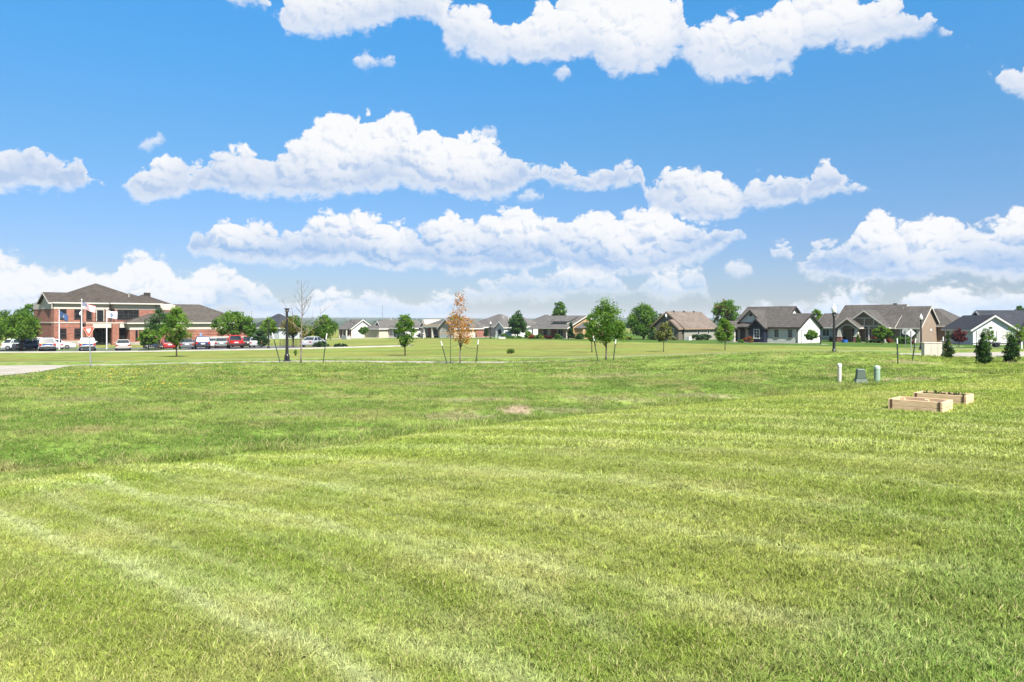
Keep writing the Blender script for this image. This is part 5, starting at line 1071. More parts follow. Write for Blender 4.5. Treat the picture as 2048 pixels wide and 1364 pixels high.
# --- civic building
def civic():
    r = house('civic_building', 'two-storey red brick civic building with cream frieze and hipped grey roofs', 104, 131, -44, cat='building')
    br = brickwork((0.330, 0.120, 0.078), (0.235, 0.083, 0.055), (.28, .20, .16)); cr = paint((0.50, 0.45, 0.375), .6, .08); st = paint((.46, .40, .34), .7, .08); base = concrete((.34, .30, .25)); rf = shingle((0.070, 0.058, 0.047)); wh = paint((.52, .49, .44), .5, .05)
    body(r, br, 0, 21, 0, 14, 7.5, None)
    MB().box(-.06, 21.06, -.06, 14.06, 6.55, 7.55).build('frieze', cr, r); MB().box(-.09, 4.75, -.09, 14.1, 4.0, 4.22).build('belt_course', st, r); MB().box(-.08, 21, -.08, 14.1, -.8, .85).build('stone_base', base, r)
    hip(r, rf, 0.6, 17, 0, 14, 7.75, 11.6, .55, wh, ((8.7, 7), (8.9, 7)))
    gable(r, rf, -.2, 6.5, .4, 8.5, 7.78, 9.5, 'x', .5, fas=wh, name='left_roof'); MB().prism([(.4, 7.56), (8.5, 7.56), (4.45, 9.4)], 'x', -.02, .12).build('left_gable', cr, r)
    hip(r, rf, 9.6, 17.6, -1.2, 8, 7.75, 9.7, .55, wh, ((13.5, 3.0), (13.7, 3.0)), 'front_roof'); hip(r, rf, 14.5, 20.6, 2, 13, 7.73, 9.7, .45, wh, ((17.4, 7.5), (17.6, 7.5)), 'right_roof')
    body(r, br, 9.9, 17.3, -1.0, .5, 6.55, None, name='front_bay'); MB().box(9.84, 17.36, -1.06, .5, 6.56, 7.56).build('bay_frieze', cr, r)
    # left facade windows
    for x in (1.25, 3.55):
        for z in (4.85, 1.35): window(r, 'front', 0, x, z, .95, 1.65, paint((.05, .035, .03), .5), 1, 2, .07, M_DARKGLASS)
    for z in (3.2, 2.65, 2.1, 1.55): MB().box(0.02, 4.7, -.03, -.003, z, z + .03).build('brick_reveal', paint((.12, .04, .03), .9), r)
    for x, y in ((.12, -.16), (9.4, -.16), (17.1, -1.2)): MB().tube([(x, y, 7.5), (x, y, .2)], .075, 6).build('downspout', TRIM_D, r)
    # recessed entrance and balcony
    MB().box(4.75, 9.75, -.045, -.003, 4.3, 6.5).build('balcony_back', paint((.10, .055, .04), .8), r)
    for x in (4.9, 6.4, 8.6): MB().box(x, x + .45, -.22, -.05, 4.2, 6.55).build('brick_pier', br, r)
    door(r, 'front', -.05, 7.15, 1.1, 2.1, M_DARKGLASS, TRIM_C, 4.3); window(r, 'front', -.05, 5.5, 4.75, .7, 1.6, TRIM_D, 1, 1, .06, M_DARKGLASS)
    window(r, 'front', -1.0, 10.4, 4.75, 3.6, 1.7, TRIM_D, 4, 2, .08, M_DARKGLASS)
    MB().box(4.7, 14.8, -2.6, -1.05, 3.95, 4.15).build('balcony_slab', st, r); MB().box(4.72, 9.8, -1.05, -.05, 3.96, 4.14).build('balcony_floor', st, r)
    rail = MB(); rail.tube([(4.8, -2.5, 5.05), (14.7, -2.5, 5.05)], .035, 6); rail.tube([(4.8, -2.5, 4.3), (14.7, -2.5, 4.3)], .025, 6)
    for k in range(45): rail.tube([(4.8 + k * .225, -2.5, 4.16), (4.8 + k * .225, -2.5, 5.04)], .014, 4)
    rail.build('balcony_railing', TRIM_D, r)
    for x0, x1 in ((4.8, 8.9), (10.3, 14.6)): MB().box(x0, x1, -2.55, -2.35, 3.15, 3.92).build('entrance_beam', cr, r)
    for x in (4.75, 9.05, 14.65): MB().box(x, x + 1.1, -2.62, -1.6, -.6, 3.93).build('entrance_pier', br, r)
    gl = MB(); gl.box(5.9, 9.0, -.30, -.22, .1, 3.5); gl.box(10.2, 14.6, -1.32, -1.24, .1, 3.5); gl.build('entrance_glazing', M_DARKGLASS, r)
    mu = MB()
    for x in (5.9, 6.9, 7.9): mu.box(x, x + .07, -.36, -.305, .1, 3.5)
    for x in (10.2, 11.3, 12.4, 13.5): mu.box(x, x + .07, -1.38, -1.325, .1, 3.5)
    mu.build('glazing_bar', TRIM_D, r)
    for x, z in ((12.2, 2.4), (12.3, 1.2), (13.9, 1.4)): MB().box(x, x + .35, -1.42, -1.39, z, z + .2).build('door_notice', TRIM_W, r)
    # low wing
    body(r, br, 11.6, 34, -4, 10, 3.85, None, name='wing_wall'); MB().box(11.54, 34.06, -4.06, 10.06, 2.75, 3.9).build('wing_frieze', cr, r); MB().box(11.5, 34.1, -4.08, 10.1, -.8, .5).build('wing_base', base, r)
    hip(r, shingle((0.087, 0.075, 0.062)), 11.6, 34, -4, 10, 4.1, 7.75, .6, wh, ((21.5, 3), (27.0, 3)), 'wing_roof')
    for k in range(4): window(r, 'front', -4, 12.6 + k * .62, .9, .3, 1.75, paint((.06, .04, .03), .5), 1, 1, .06, M_DARKGLASS)
    MB().tube([(16.4, -4.2, 3.9), (16.4, -4.2, .1)], .075, 6).build('downspout', TRIM_D, r)
    for z in (2.3, 1.7, 1.1): MB().box(16.8, 33.9, -4.035, -4.003, z, z + .04).build('brick_reveal', paint((.12, .04, .03), .9), r)
    vent(r, 13.0, 1.2, 9.0, wh); MB().box(17.6, 18.6, 6.5, 7.4, 9.2, 10.05).build('roof_hatch', TRIM_D, r); return r
civic()
def brick_screen():
    r = house('brick_enclosure', 'low brick enclosure wall with cream coping beside the red pickup', 424, 118, -44, cat='wall')
    br = brickwork((0.235, 0.092, 0.060), (0.165, 0.062, 0.042), (.21, .15, .12)); MB().box(0, 5.2, 0, 3, -.6, 1.45).build('wall', br, r); MB().box(-.08, 5.28, -.08, 3.08, 1.45, 1.58).build('coping', TRIM_C, r)
    MB().box(5.8, 7.4, .4, 2, -.6, 1.3).build('gate_pier', paint((.42, .35, .27), .8), r); return r
brick_screen()
# ---------------------------------------------------------------- cars
M_TYRE = paint((0.018, 0.018, 0.019), .85, .2, 6, spec=.2); M_RIM = paint((0.42, 0.42, 0.43), .3, .1, 8, metal=.8); M_CARGLASS = glass((0.016, 0.022, 0.026), .04); M_BLK = paint((0.02, 0.02, 0.021), .6, .15)
M_TAIL = paint((0.35, 0.012, 0.012), .2, .05, coat=.5); M_HEAD = paint((0.75, 0.76, 0.78), .15, .03, coat=.5); M_PLATE = paint((0.68, 0.68, 0.66), .5, .05)
def car_paint(c): return paint(c, .4, .04, 1.2, metal=.1, spec=.4, coat=.35)
SPEC = {   # length, width, belt height, roof height, stations of the roof line: (y from rear, z), hood / deck heights
 'suv': dict(L=4.9, W=1.98, z0=.28, belt=1.08, roof=1.74, cab=(.10, .38, 2.55, 3.55), hood=1.08, deck=1.08, wb=(.95, 3.85), wr=.37),
 'sedan': dict(L=4.8, W=1.84, z0=.22, belt=.93, roof=1.44, cab=(.75, 1.45, 2.65, 3.50), hood=.92, deck=1.0, wb=(.95, 3.75), wr=.33),
 'hatch': dict(L=4.3, W=1.80, z0=.22, belt=.97, roof=1.52, cab=(.12, .62, 2.25, 3.15), hood=.94, deck=.97, wb=(.80, 3.40), wr=.32),
 'pickup': dict(L=5.5, W=1.95, z0=.36, belt=1.12, roof=1.80, cab=(2.05, 2.25, 3.30, 4.05), hood=1.12, deck=1.12, wb=(1.15, 4.45), wr=.39),
}
def car(name, label, kind, col, b, d, yaw, group='cars in the car park', police=False):
    """local y runs from the rear (0) to the nose; yaw clockwise, 0 = rear towards the viewer"""
    S = SPEC[kind]; L_, W, z0, bz, rz_ = S['L'], S['W'], S['z0'], S['belt'], S['roof']; x, y, z = at(b, d); root = thing(name, label, 'car' if kind != 'pickup' else 'pickup', (x, y, z + .065), -R(yaw), group); pm = car_paint(col)
    # lower body: lofted cross-sections
    ys = [0, .06, .35, L_ * .25, L_ * .5, L_ * .72, L_ - .55, L_ - .12, L_]; c0, c1, c2, c3 = S['cab']
    def top(t):
        if t < .03: return S['deck'] * .80
        if t > L_ - .08: return S['hood'] * .70
        return np.interp(t, [0, .06, c0, c3, L_ - .5, L_ - .1, L_], [S['deck'] * .93, S['deck'], bz, bz, S['hood'] * .94, S['hood'] * .82, S['hood'] * .7])
    V = []; n = 8
    for t in ys:
        k = 1 - .10 * max(0, (t - (L_ - .6)) / .6) ** 1.5 - .07 * max(0, (.35 - t) / .35) ** 1.5; hw = W / 2 * k; zt = top(t); zb = z0 + (.10 if t < .05 or t > L_ - .05 else 0)
        V += [(-hw * .90, t, zb), (-hw, t, zb + .14), (-hw, t, zt - .22), (-hw * .93, t, zt), (hw * .93, t, zt), (hw, t, zt - .22), (hw, t, zb + .14), (hw * .90, t, zb)]
    Fq = [(i * n + k, i * n + (k + 1) % n, (i + 1) * n + (k + 1) % n, (i + 1) * n + k) for i in range(len(ys) - 1) for k in range(n)] + [tuple(range(n))[::-1], tuple((len(ys) - 1) * n + k for k in range(n))]
    bd = MB().add(V, Fq).build('body', pm, root, bevel=.025); 
    # greenhouse: glass block with painted roof and pillars
    wb_, wt = W / 2 * .91, W / 2 * .72; zt = rz_ - .05
    gl = [(-wb_, c0, bz - .03), (wb_, c0, bz - .03), (wb_, c3, bz - .03), (-wb_, c3, bz - .03), (-wt, c1, zt), (wt, c1, zt), (wt, c2, zt), (-wt, c2, zt)]
    MB().add(gl, [(3, 2, 1, 0), (4, 5, 6, 7), (0, 1, 5, 4), (1, 2, 6, 5), (2, 3, 7, 6), (3, 0, 4, 7)]).build('windows', M_CARGLASS, root)
    MB().add([(-wt - .02, c1 - .04, zt - .01), (wt + .02, c1 - .04, zt - .01), (wt + .02, c2 + .06, zt - .01), (-wt - .02, c2 + .06, zt - .01), (-wt * .9, c1 + .06, rz_ + .02), (wt * .9, c1 + .06, rz_ + .02), (wt * .9, c2 - .08, rz_ + .02), (-wt * .9, c2 - .08, rz_ + .02)], [(3, 2, 1, 0), (4, 5, 6, 7), (0, 1, 5, 4), (1, 2, 6, 5), (2, 3, 7, 6), (3, 0, 4, 7)]).build('roof', pm, root)
    pl = MB(); mid = (c1 + c2) / 2
    for s in (-1, 1):
        pl.tube([(s * wb_, c0, bz - .03), (s * wt, c1, zt)], .055 if kind != 'suv' else .085, 5); pl.tube([(s * wb_, c3, bz - .03), (s * wt, c2, zt)], .045, 5); pl.tube([(s * (wb_ + .005), mid, bz - .03), (s * (wt + .005), mid, zt)], .045, 5)
        if kind in ('suv', 'hatch'): pl.tube([(s * (wb_ + .005), c0 + .95, bz - .03), (s * (wt + .005), c1 + .75, zt)], .06, 5)
    pl.build('pillars', pm, root)
    for wy in S['wb']:
        for s in (-1, 1):
            w = MB().lathe([(S['wr'] * .62, -.11), (S['wr'] * .96, -.11), (S['wr'], -.07), (S['wr'], .07), (S['wr'] * .96, .11), (S['wr'] * .62, .11)], 18).build('wheel', M_TYRE, root, smooth=False)
            w.matrix_local = Matrix.Translation((s * (W / 2 - .10), wy, S['wr'])) @ Matrix.Rotation(R(90), 4, 'Y'); MB().lathe([(.02, -.115), (S['wr'] * .60, -.115), (S['wr'] * .60, .115), (.02, .115)], 14).build('rim', M_RIM, w)
    hw = W / 2
    MB().box(-hw * .93, hw * .93, -.07, .10, z0 + .08, z0 + .34).build('rear_bumper', M_BLK if kind in ('suv', 'pickup') else pm, root, bevel=.03); MB().box(-hw * .88, hw * .88, L_ - .10, L_ + .05, z0 + .06, z0 + .30).build('front_bumper', M_BLK if kind in ('suv', 'pickup') else pm, root, bevel=.03)
    MB().box(-.26, .26, -.035, .02, z0 + .42 if kind != 'suv' else z0 + .40, z0 + .56).build('licence_plate', M_PLATE, root)
    for s in (-1, 1):
        tz = S['deck'] - .38; MB().box(s * hw * .80 - .14, s * hw * .80 + .14, -.03, .10, tz, tz + (.34 if kind in ('suv', 'pickup') else .20)).build('tail_light', M_TAIL, root, bevel=.02)
        MB().box(s * hw * .70 - .17, s * hw * .70 + .17, L_ - .13, L_ + .01, S['hood'] * .62, S['hood'] * .62 + .14).build('headlight', M_HEAD, root, bevel=.02)
        MB().box(s * (hw + .09) - .10, s * (hw + .09) + .10, c3 - .35, c3 - .22, bz - .02, bz + .14).build('mirror', pm, root, bevel=.02)
    MB().box(-hw * .45, hw * .45, L_ - .05, L_ + .015, S['hood'] * .45, S['hood'] * .66).build('grille', M_BLK, root)
    if kind == 'pickup':
        MB().box(-hw * .82, hw * .82, .12, c0 - .08, S['deck'] - .05, S['deck'] + .012).build('cargo_bed', M_BLK, root)
        MB().box(-hw * .88, hw * .88, -.02, .09, z0 + .40, S['deck'] + .03).build('tailgate', pm, root)
    if police:
        MB().box(-hw * .60, hw * .62, -.045, -.005, .80, .98).build('blue_stripe', paint((.03, .07, .26), .35, .05), root); MB().box(-hw * .84, -hw * .1, -.042, -.004, .985, 1.07).build('chevron_band', paint((.45, .48, .12), .35, .05), root)
        lb = MB().box(-.55, .55, mid - .14, mid + .14, rz_ + .02, rz_ + .11).build('light_bar', M_BLK, root, bevel=.02)
    return root
car('police_suv', 'white police utility vehicle left of the flagpoles, rear towards the viewer', 'suv', (.48, .49, .50), 95, 98.5, -33, police=True)
car('police_suv', 'white police utility vehicle behind the yield sign, rear towards the viewer', 'suv', (.48, .49, .50), 175, 98.5, -30, police=True)
car('sedan', 'silver beige sedan alone between the police vehicles and the round tree', 'sedan', (.36, .33, .30), 246, 99.5, -27)
car('parked_car', 'dark maroon hatchback beside the trunk of the left tree', 'hatch', (.07, .035, .04), 58, 102, -33)
car('parked_car', 'grey car at the far left, left of the tree trunk', 'sedan', (.10, .105, .12), 28, 101, 40)
car('parked_car', 'white car nose showing between the maroon hatchback and the police vehicle', 'sedan', (.66, .66, .66), 74, 107, 60)
car('parked_car', 'white car parked high behind the left tree', 'hatch', (.52, .52, .52), 62, 122, 75)
car('parked_car', 'pale green white car cut by the left edge', 'hatch', (.60, .66, .60), 6, 106, 70)
car('parked_car', 'white car showing right of the first police vehicle', 'sedan', (.52, .52, .52), 112, 105, -33)
car('parked_car', 'white car half hidden by the small round tree', 'hatch', (.52, .52, .52), 306, 109, -33)
car('sedan', 'red sedan left of the tall irregular tree trunk', 'hatch', (.28, .020, .018), 340, 102, -30)
car('sedan', 'dark grey sedan right of the tall irregular tree trunk', 'sedan', (.10, .11, .125), 374, 102.5, -26)
car('blue_suv', 'dark blue sport utility vehicle left of the red pickup', 'suv', (.010, .022, .085), 406, 103, -25)
car('parked_car', 'white car behind the blue sport utility vehicle', 'sedan', (.50, .51, .50), 424, 110, -22)
car('parked_car', 'dark green grey sedan left of the red pickup', 'sedan', (.16, .185, .18), 443, 108, -22)
car('red_pickup', 'bright red pickup in front of the low brick enclosure', 'pickup', (.42, .010, .014), 473, 104, -24)
car('parked_car', 'black car right of the red pickup', 'hatch', (.012, .012, .013), 498, 109, -22)
car('parked_car', 'grey sedan at the right end of the car park row', 'sedan', (.34, .36, .37), 512, 108, -20)
car('white_car', 'pale grey sedan alone on the lane right of the bare sapling', 'sedan', (.40, .41, .43), 611, 106, 14)
# ---------------------------------------------------------------- street furniture and small things
M_POSTB = paint((0.014, 0.014, 0.016), .45, .15, 5, spec=.4); M_GLOBE = paint((.82, .82, .80), .25, .02); M_STEEL = paint((.40, .41, .42), .4, .1, 6, metal=.6); M_WPOLE = paint((.66, .66, .65), .4, .06)
def lamp(label, b, d, h, globe=True):
    x, y, z = at(b, d); r = thing('street_lamp', label, 'lamp', (x, y, z - .05), 0, 'black street lamps')
    MB().lathe([(.24, 0), (.24, .10), (.17, .16), (.16, .42), (.11, .52), (.10, .56)], 14).build('base', M_POSTB, r)
    MB().lathe([(.10, .55), (.085, h * .5), (.07, h - .30), (.07, h - .25), (.13, h - .18), (.10, h - .12), (.17, h - .03), (.17, h)], 14).build('post', M_POSTB, r)
    if globe:
        MB().lathe([(.10, 0), (.15, .10), (.175, .24), (.16, .36), (.10, .46), (.04, .52), (.025, .62), (.005, .68)], 16, (0, 0, h)).build('globe', M_GLOBE, r, smooth=True)
    return r
lamp('black lamp post without its globe beside the bare sapling', 574, 46.5, 3.4, False)
lamp('black lamp with white globe left of the craftsman house', 1668, 52, 3.05)
lamp('black lamp with white globe right of the diamond sign', 1842, 79, 3.25)
lamp('small far black lamp before the white garage door', 981, 158, 3.1)
lamp('far lamp whose globe shows against the brown house gable', 1332, 128, 4.2)
lamp('black lamp with white globe in front of the brick civic building', 161, 112, 5.1)
lamp('thin dark pole without globe left of the globeless lamp post', 537, 98, 3.9, False)
M_TPOST = paint((0.018, 0.045, 0.025), .6, .2, 8); M_TIP = paint((.75, .75, .72), .5, .05); M_STRAP = paint((.05, .05, .05), .7, .1)
def stake(label, b, d, h, lx, group='tree stakes'):
    x, y, z = at(b, d); r = thing('tree_stake', label, 'stake', (x, y, z), 0, group); t = 0.82
    a, c = Vector((0, 0, -.15)), Vector((lx, 0, h)); m = a.lerp(c, t)
    MB().tube([a, m], .028, 5).build('post', M_TPOST, r); MB().tube([m, c], .030, 5).build('white_tip', M_TIP, r)
    fl = MB()
    for k in (.35, .5, .65): p = a.lerp(c, k); fl.box(p.x - .03, p.x + .03, -.04, .04, p.z - .012, p.z + .012)
    fl.build('stud', M_TPOST, r); return r
stake('leaning green stake left of the bare sapling, white tip', 562, 42, 1.75, -.50); stake('leaning green stake right of the bare sapling, white tip', 645, 42, 1.72, .25)
stake('leaning green stake left of the orange tree, white tip', 895, 43.3, 1.35, -.38); stake('leaning green stake right of the orange tree, white tip', 951, 43.0, 1.42, .17)
stake('leaning green stake left of the staked green tree, white tip', 1197, 39.6, 1.36, -.28); stake('leaning green stake right of the staked green tree, white tip', 1226, 39.4, 1.15, .15)
stake('green stake standing alone on the bank right of the mint pipe', 1796, 32.6, 1.12, -.04); stake('green stake leaning right in front of the street lamp', 1824, 34.3, 1.02, .17)
stake('dark stake beside the sparse evergreen', 1886, 37.3, 1.05, 0); stake('stake behind the middle evergreen', 1953, 35.2, 1.15, .02)
def strap(b0, b1, d, h0, h1, label):
    x0, x1 = (b0 - 1024) / F * d, (b1 - 1024) / F * d; z0, z1 = g(x0, d) + h0, g(x1, d) + h1; mb = MB(); n = 8; c = Vector(((x0 + x1) / 2, d, min(z0, z1)))
    mb.tube([Vector((x0 + (x1 - x0) * k / n, d, z0 + (z1 - z0) * k / n - .10 * math.sin(math.pi * k / n))) - c for k in range(n + 1)], .012, 5); o = mb.build('guy_strap', M_STRAP, None, c); tag(o, label, 'strap', 'straps between stakes and trees')
strap(889, 919, 43.9, .98, 1.20, 'slack strap from the left stake to the orange tree'); strap(921, 954, 43.9, 1.15, .92, 'slack strap from the orange tree to the right stake')
def hook(b, d):
    x, y, z = at(b, d); r = thing('shepherd_hook', 'black double shepherd hook left of the orange tree trunk', 'garden hook', (x, y, z)); MB().tube([(0, 0, -.1), (0, 0, 1.55)], .016, 6).build('rod', M_POSTB, r)
    for s in (-1, 1): MB().tube([(0, 0, 1.5)] + [(s * (.09 - .09 * math.cos(t)), 0, 1.52 + .16 * math.sin(t)) for t in (.5, 1.0, 1.57, 2.2, 2.8, 3.3)], .012, 5).build('hook', M_POSTB, r)
hook(901, 43.6)
# signs
def yield_sign():
    x, y, z = at(182, 44); r = thing('yield_sign', 'red and white triangular yield sign on a thin grey post', 'sign', (x, y, z), R(2)); r.rotation_euler = (0, R(-3.0), R(8))
    MB().box(-.03, .03, -.02, .02, -.2, 2.35).build('post', M_STEEL, r)
    def tri(s, yy, t, mat, nm, cz=2.14, par=r):
        c = .30 * s; return MB().prism([(-.866 * c * 1.15, cz + .5 * c * 1.05), (-.866 * c * 1.15 + .02, cz + .5 * c * 1.05 + .02), (.866 * c * 1.15 - .02, cz + .5 * c * 1.05 + .02), (.866 * c * 1.15, cz + .5 * c * 1.05), (.02, cz - c * 1.1), (-.02, cz - c * 1.1)], 'y', yy, yy + t).build(nm, mat, par)
    o = tri(1.18, -.035, .012, M_TIP, 'plate'); tri(1.10, -.040, .004, paint((.62, .085, .045), .4, .05), 'red_band', par=o); tri(.50, -.045, .004, M_TIP, 'white_field', par=o)
yield_sign()
def back_sign(label, b, d, h, poly, yaw, size):
    x, y, z = at(b, d); r = thing('road_sign', label, 'sign', (x, y, z), -R(yaw), 'signs seen from behind'); MB().box(-.03, .03, -.025, .025, -.2, h + size * .5).build('post', M_STEEL, r)
    MB().prism([(size * p[0], h + size * p[1]) for p in poly], 'y', .03, .045).build('plate', paint((.58, .58, .58), .4, .06, metal=.3), r)
back_sign('back of an octagonal sign before the craftsman house', 1811, 84, 1.95, [(math.cos(R(22.5 + 45 * k)), math.sin(R(22.5 + 45 * k))) for k in range(8)], 40, .40)
back_sign('back of a diamond-shaped sign left of the street lamp', 1822, 70, 1.75, [(1, 0), (0, 1), (-1, 0), (0, -1)], 5, .44)
def blue_sign():
    x, y, z = at(402, 108); r = thing('parking_sign', 'small blue sign on a post above the blue vehicle', 'sign', (x, y, z)); MB().box(-.03, .03, -.02, .02, -.1, 2.3).build('post', M_STEEL, r); MB().box(-.18, .18, -.05, -.03, 1.75, 2.3).build('plate', paint((.22, .30, .48), .4, .05), r)
blue_sign()
# flagpoles and flags
def flagpole(label, b, d, h):
    x, y, z = at(b, d); r = thing('flagpole', label, 'flagpole', (x, y, z - .05), 0, 'flagpoles'); MB().lathe([(.085, 0), (.075, h * .5), (.045, h)], 10).build('pole', M_WPOLE, r); MB().lathe([(.02, 0), (.10, .07), (.10, .12), (.02, .2)], 10, (0, 0, h)).build('finial', M_WPOLE, r); return x, y, z
def flag(name, label, x, y, z, w, h, mat, droop):
    V = []; Q = []; nx, nz = 16, 8
    for j in range(nz + 1):
        for i in range(nx + 1):
            u, v = i / nx, j / nz; V.append((x + .07 + w * u * .94, y + .16 * math.sin(u * 7 + v * 1.2) * u ** .6, z - h * (1 - v) - droop * u ** 1.3 + .05 * math.sin(u * 6 + 1) * u))
    for j in range(nz):
        for i in range(nx): a = j * (nx + 1) + i; Q.append((a, a + 1, a + nx + 2, a + nx + 1))
    V = np.array(V); c = np.array([x, y, z - h]); me = npmesh(name, V - c, np.array(Q), None, True); uv = me.uv_layers.new(name='cloth'); li = np.zeros(len(me.loops), np.int32); me.loops.foreach_get('vertex_index', li)
    uvs = np.column_stack([(li % (nx + 1)) / nx, (li // (nx + 1)) / nz]).astype(np.float32); uv.data.foreach_set('uv', uvs.ravel())
    o = link(name, me, mat, None, tuple(c)); so = o.modifiers.new('thickness', 'SOLIDIFY'); so.thickness = .012; tag(o, label, 'flag', 'flags before the civic building')
def cloth(kind):
    t = NT('flag_' + kind); t.set(.7, 0, .2); uv = t.nd('ShaderNodeUVMap', uv_map='cloth').outputs[0]; sp = t.nd('ShaderNodeSeparateXYZ'); t.L.new(uv, sp.inputs[0]); U, V_ = sp.outputs[0], sp.outputs[1]
    if kind == 'stripes':
        st = t.M('GREATER_THAN', t.M('MODULO', t.M('ADD', t.M('MULTIPLY', V_, 13.0), 0.0), 2.0), 1.0); c = t.mix(st, (.42, .015, .025, 1), (.60, .59, .58, 1))
        can = t.M('MULTIPLY', t.M('LESS_THAN', U, .4), t.M('GREATER_THAN', V_, .4615)); c = t.mix(can, c, (.012, .022, .10, 1))
        du = t.M('SUBTRACT', t.M('FRACT', t.M('MULTIPLY', U, 15.0)), .5); dv = t.M('SUBTRACT', t.M('FRACT', t.M('MULTIPLY', V_, 9.3)), .5)
        star = t.M('MULTIPLY', t.M('LESS_THAN', t.M('ADD', t.M('MULTIPLY', du, du), t.M('MULTIPLY', dv, dv)), .075), can); c = t.mix(star, c, (.6, .6, .6, 1))
    else:
        bg, em, rad = ((.030, .060, .13, 1), (.32, .30, .30, 1), .045) if kind == 'blue' else ((.52, .54, .56, 1), (.05, .08, .20, 1), .06)
        du = t.M('MULTIPLY', t.M('SUBTRACT', U, .5), 1.55); dv = t.M('SUBTRACT', V_, .5); r2 = t.M('ADD', t.M('MULTIPLY', du, du), t.M('MULTIPLY', dv, dv))
        ring = t.M('MULTIPLY', t.M('LESS_THAN', r2, rad), t.M('GREATER_THAN', t.M('ADD', r2, t.M('MULTIPLY', t.noise(uv, 14, 2), .02)), .018)); c = t.mix(ring, bg, em)
    t.L.new(c, t.p.inputs['Base Color']); return t.m
x, y, z = flagpole('white flagpole with the dark blue flag', 118.5, 104, 5.6); flag('flag', 'dark blue flag with pale emblem drooping on the left pole', x, y, z + 5.5, 1.15, .95, cloth('blue'), .55)
x, y, z = flagpole('tallest white flagpole carrying the striped flag', 163.5, 104, 7.1); flag('flag', 'red and white striped flag with starred blue canton on the tallest pole', x, y, z + 6.75, 1.9, 1.0, cloth('stripes'), .55)
x, y, z = flagpole('white flagpole with the white flag', 213.5, 106, 5.7); flag('flag', 'white flag with round dark emblem on the right pole', x, y, z + 5.6, 1.45, 1.05, cloth('white'), .15)
# utility pedestals on the bank
def pedestal(name, label, b, d, prof, mat, n=18):
    x, y, z = at(b, d); r = thing(name, label, 'utility marker', (x, y, z - .08)); MB().lathe(prof, n).build('tube', mat, r, smooth=False); return r
r_ = pedestal('marker_pipe', 'white plastic marker pipe on the bank with a domed cap', 1679, 25.1, [(.062, 0), (.062, .66)], paint((.55, .53, .47), .5, .08, 4, dirt=.3)); MB().lathe([(.070, .66), (.070, .73), (.055, .755), (.02, .77)], 18).build('cap', paint((.76, .75, .71), .5, .05), r_)
r_ = pedestal('marker_pipe', 'mint green plastic utility pipe with a rounded cap', 1754, 25.8, [(.10, 0), (.10, .52)], paint((.27, .37, .28), .5, .08, 4, dirt=.2)); MB().lathe([(.108, .50), (.108, .575), (.09, .61), (.04, .63)], 18).build('cap', paint((.40, .50, .40), .5, .06), r_)
def telecom():
    x, y, z = at(1721, 25.0); r = thing('utility_pedestal', 'dark green tapered utility pedestal on a grey-green base', 'utility box', (x, y, z - .08), R(-12)); dk = paint((.070, .105, .075), .55, .15, 5, dirt=.25); ba = paint((.16, .20, .165), .6, .15, 5, dirt=.3)
    def fr(w0, w1, z0, z1): return [(-w0, -w0, z0), (w0, -w0, z0), (w0, w0, z0), (-w0, w0, z0), (-w1, -w1, z1), (w1, -w1, z1), (w1, w1, z1), (-w1, w1, z1)]
    Q = [(3, 2, 1, 0), (4, 5, 6, 7), (0, 1, 5, 4), (1, 2, 6, 5), (2, 3, 7, 6), (3, 0, 4, 7)]
    MB().add(fr(.205, .185, 0, .20), Q).build('base', ba, r, bevel=.012); MB().add(fr(.175, .165, .20, .25), Q).build('collar', ba, r, bevel=.008); MB().add(fr(.150, .118, .25, .56), Q).build('cover', dk, r, bevel=.012); MB().add(fr(.126, .110, .56, .595), Q).build('lid', ba, r, bevel=.008)
    for s in (-1, 1): MB().lathe([(.016, 0), (.016, .02)], 8).build('bolt', M_BLK, r).matrix_local = Matrix.Translation((s * .12, -.197, .10)) @ Matrix.Rotation(R(90), 4, 'X')
telecom()
def cabinet():
    x, y, z = at(1868, 39.6); r = thing('utility_cabinet', 'tan metal utility cabinet with three doors at the end of the lane', 'cabinet', (x, y, z - .06), R(-14)); tn = paint((.60, .52, .43), .5, .07, 3, dirt=.12)
    MB().box(-.50, .50, -.05, .45, 0, .80).build('case', tn, r, bevel=.015); MB().box(-.53, .53, -.09, .48, .80, .85).build('lid', tn, r, bevel=.012)
    for k in range(3): dr = MB().box(-.49 + k * .327, -.49 + k * .327 + .318, -.075, -.052, .10, .78).build('door', tn, r, bevel=.006); MB().box(-.36 + k * .327, -.31 + k * .327, -.095, -.076, .12, .20).build('latch', paint((.25, .2, .16), .5), dr)
    for xx in (-.12, .40): MB().tube([(xx, .2, .85), (xx, .2, .98)], .018, 6).build('peg', M_STEEL, r)
cabinet()
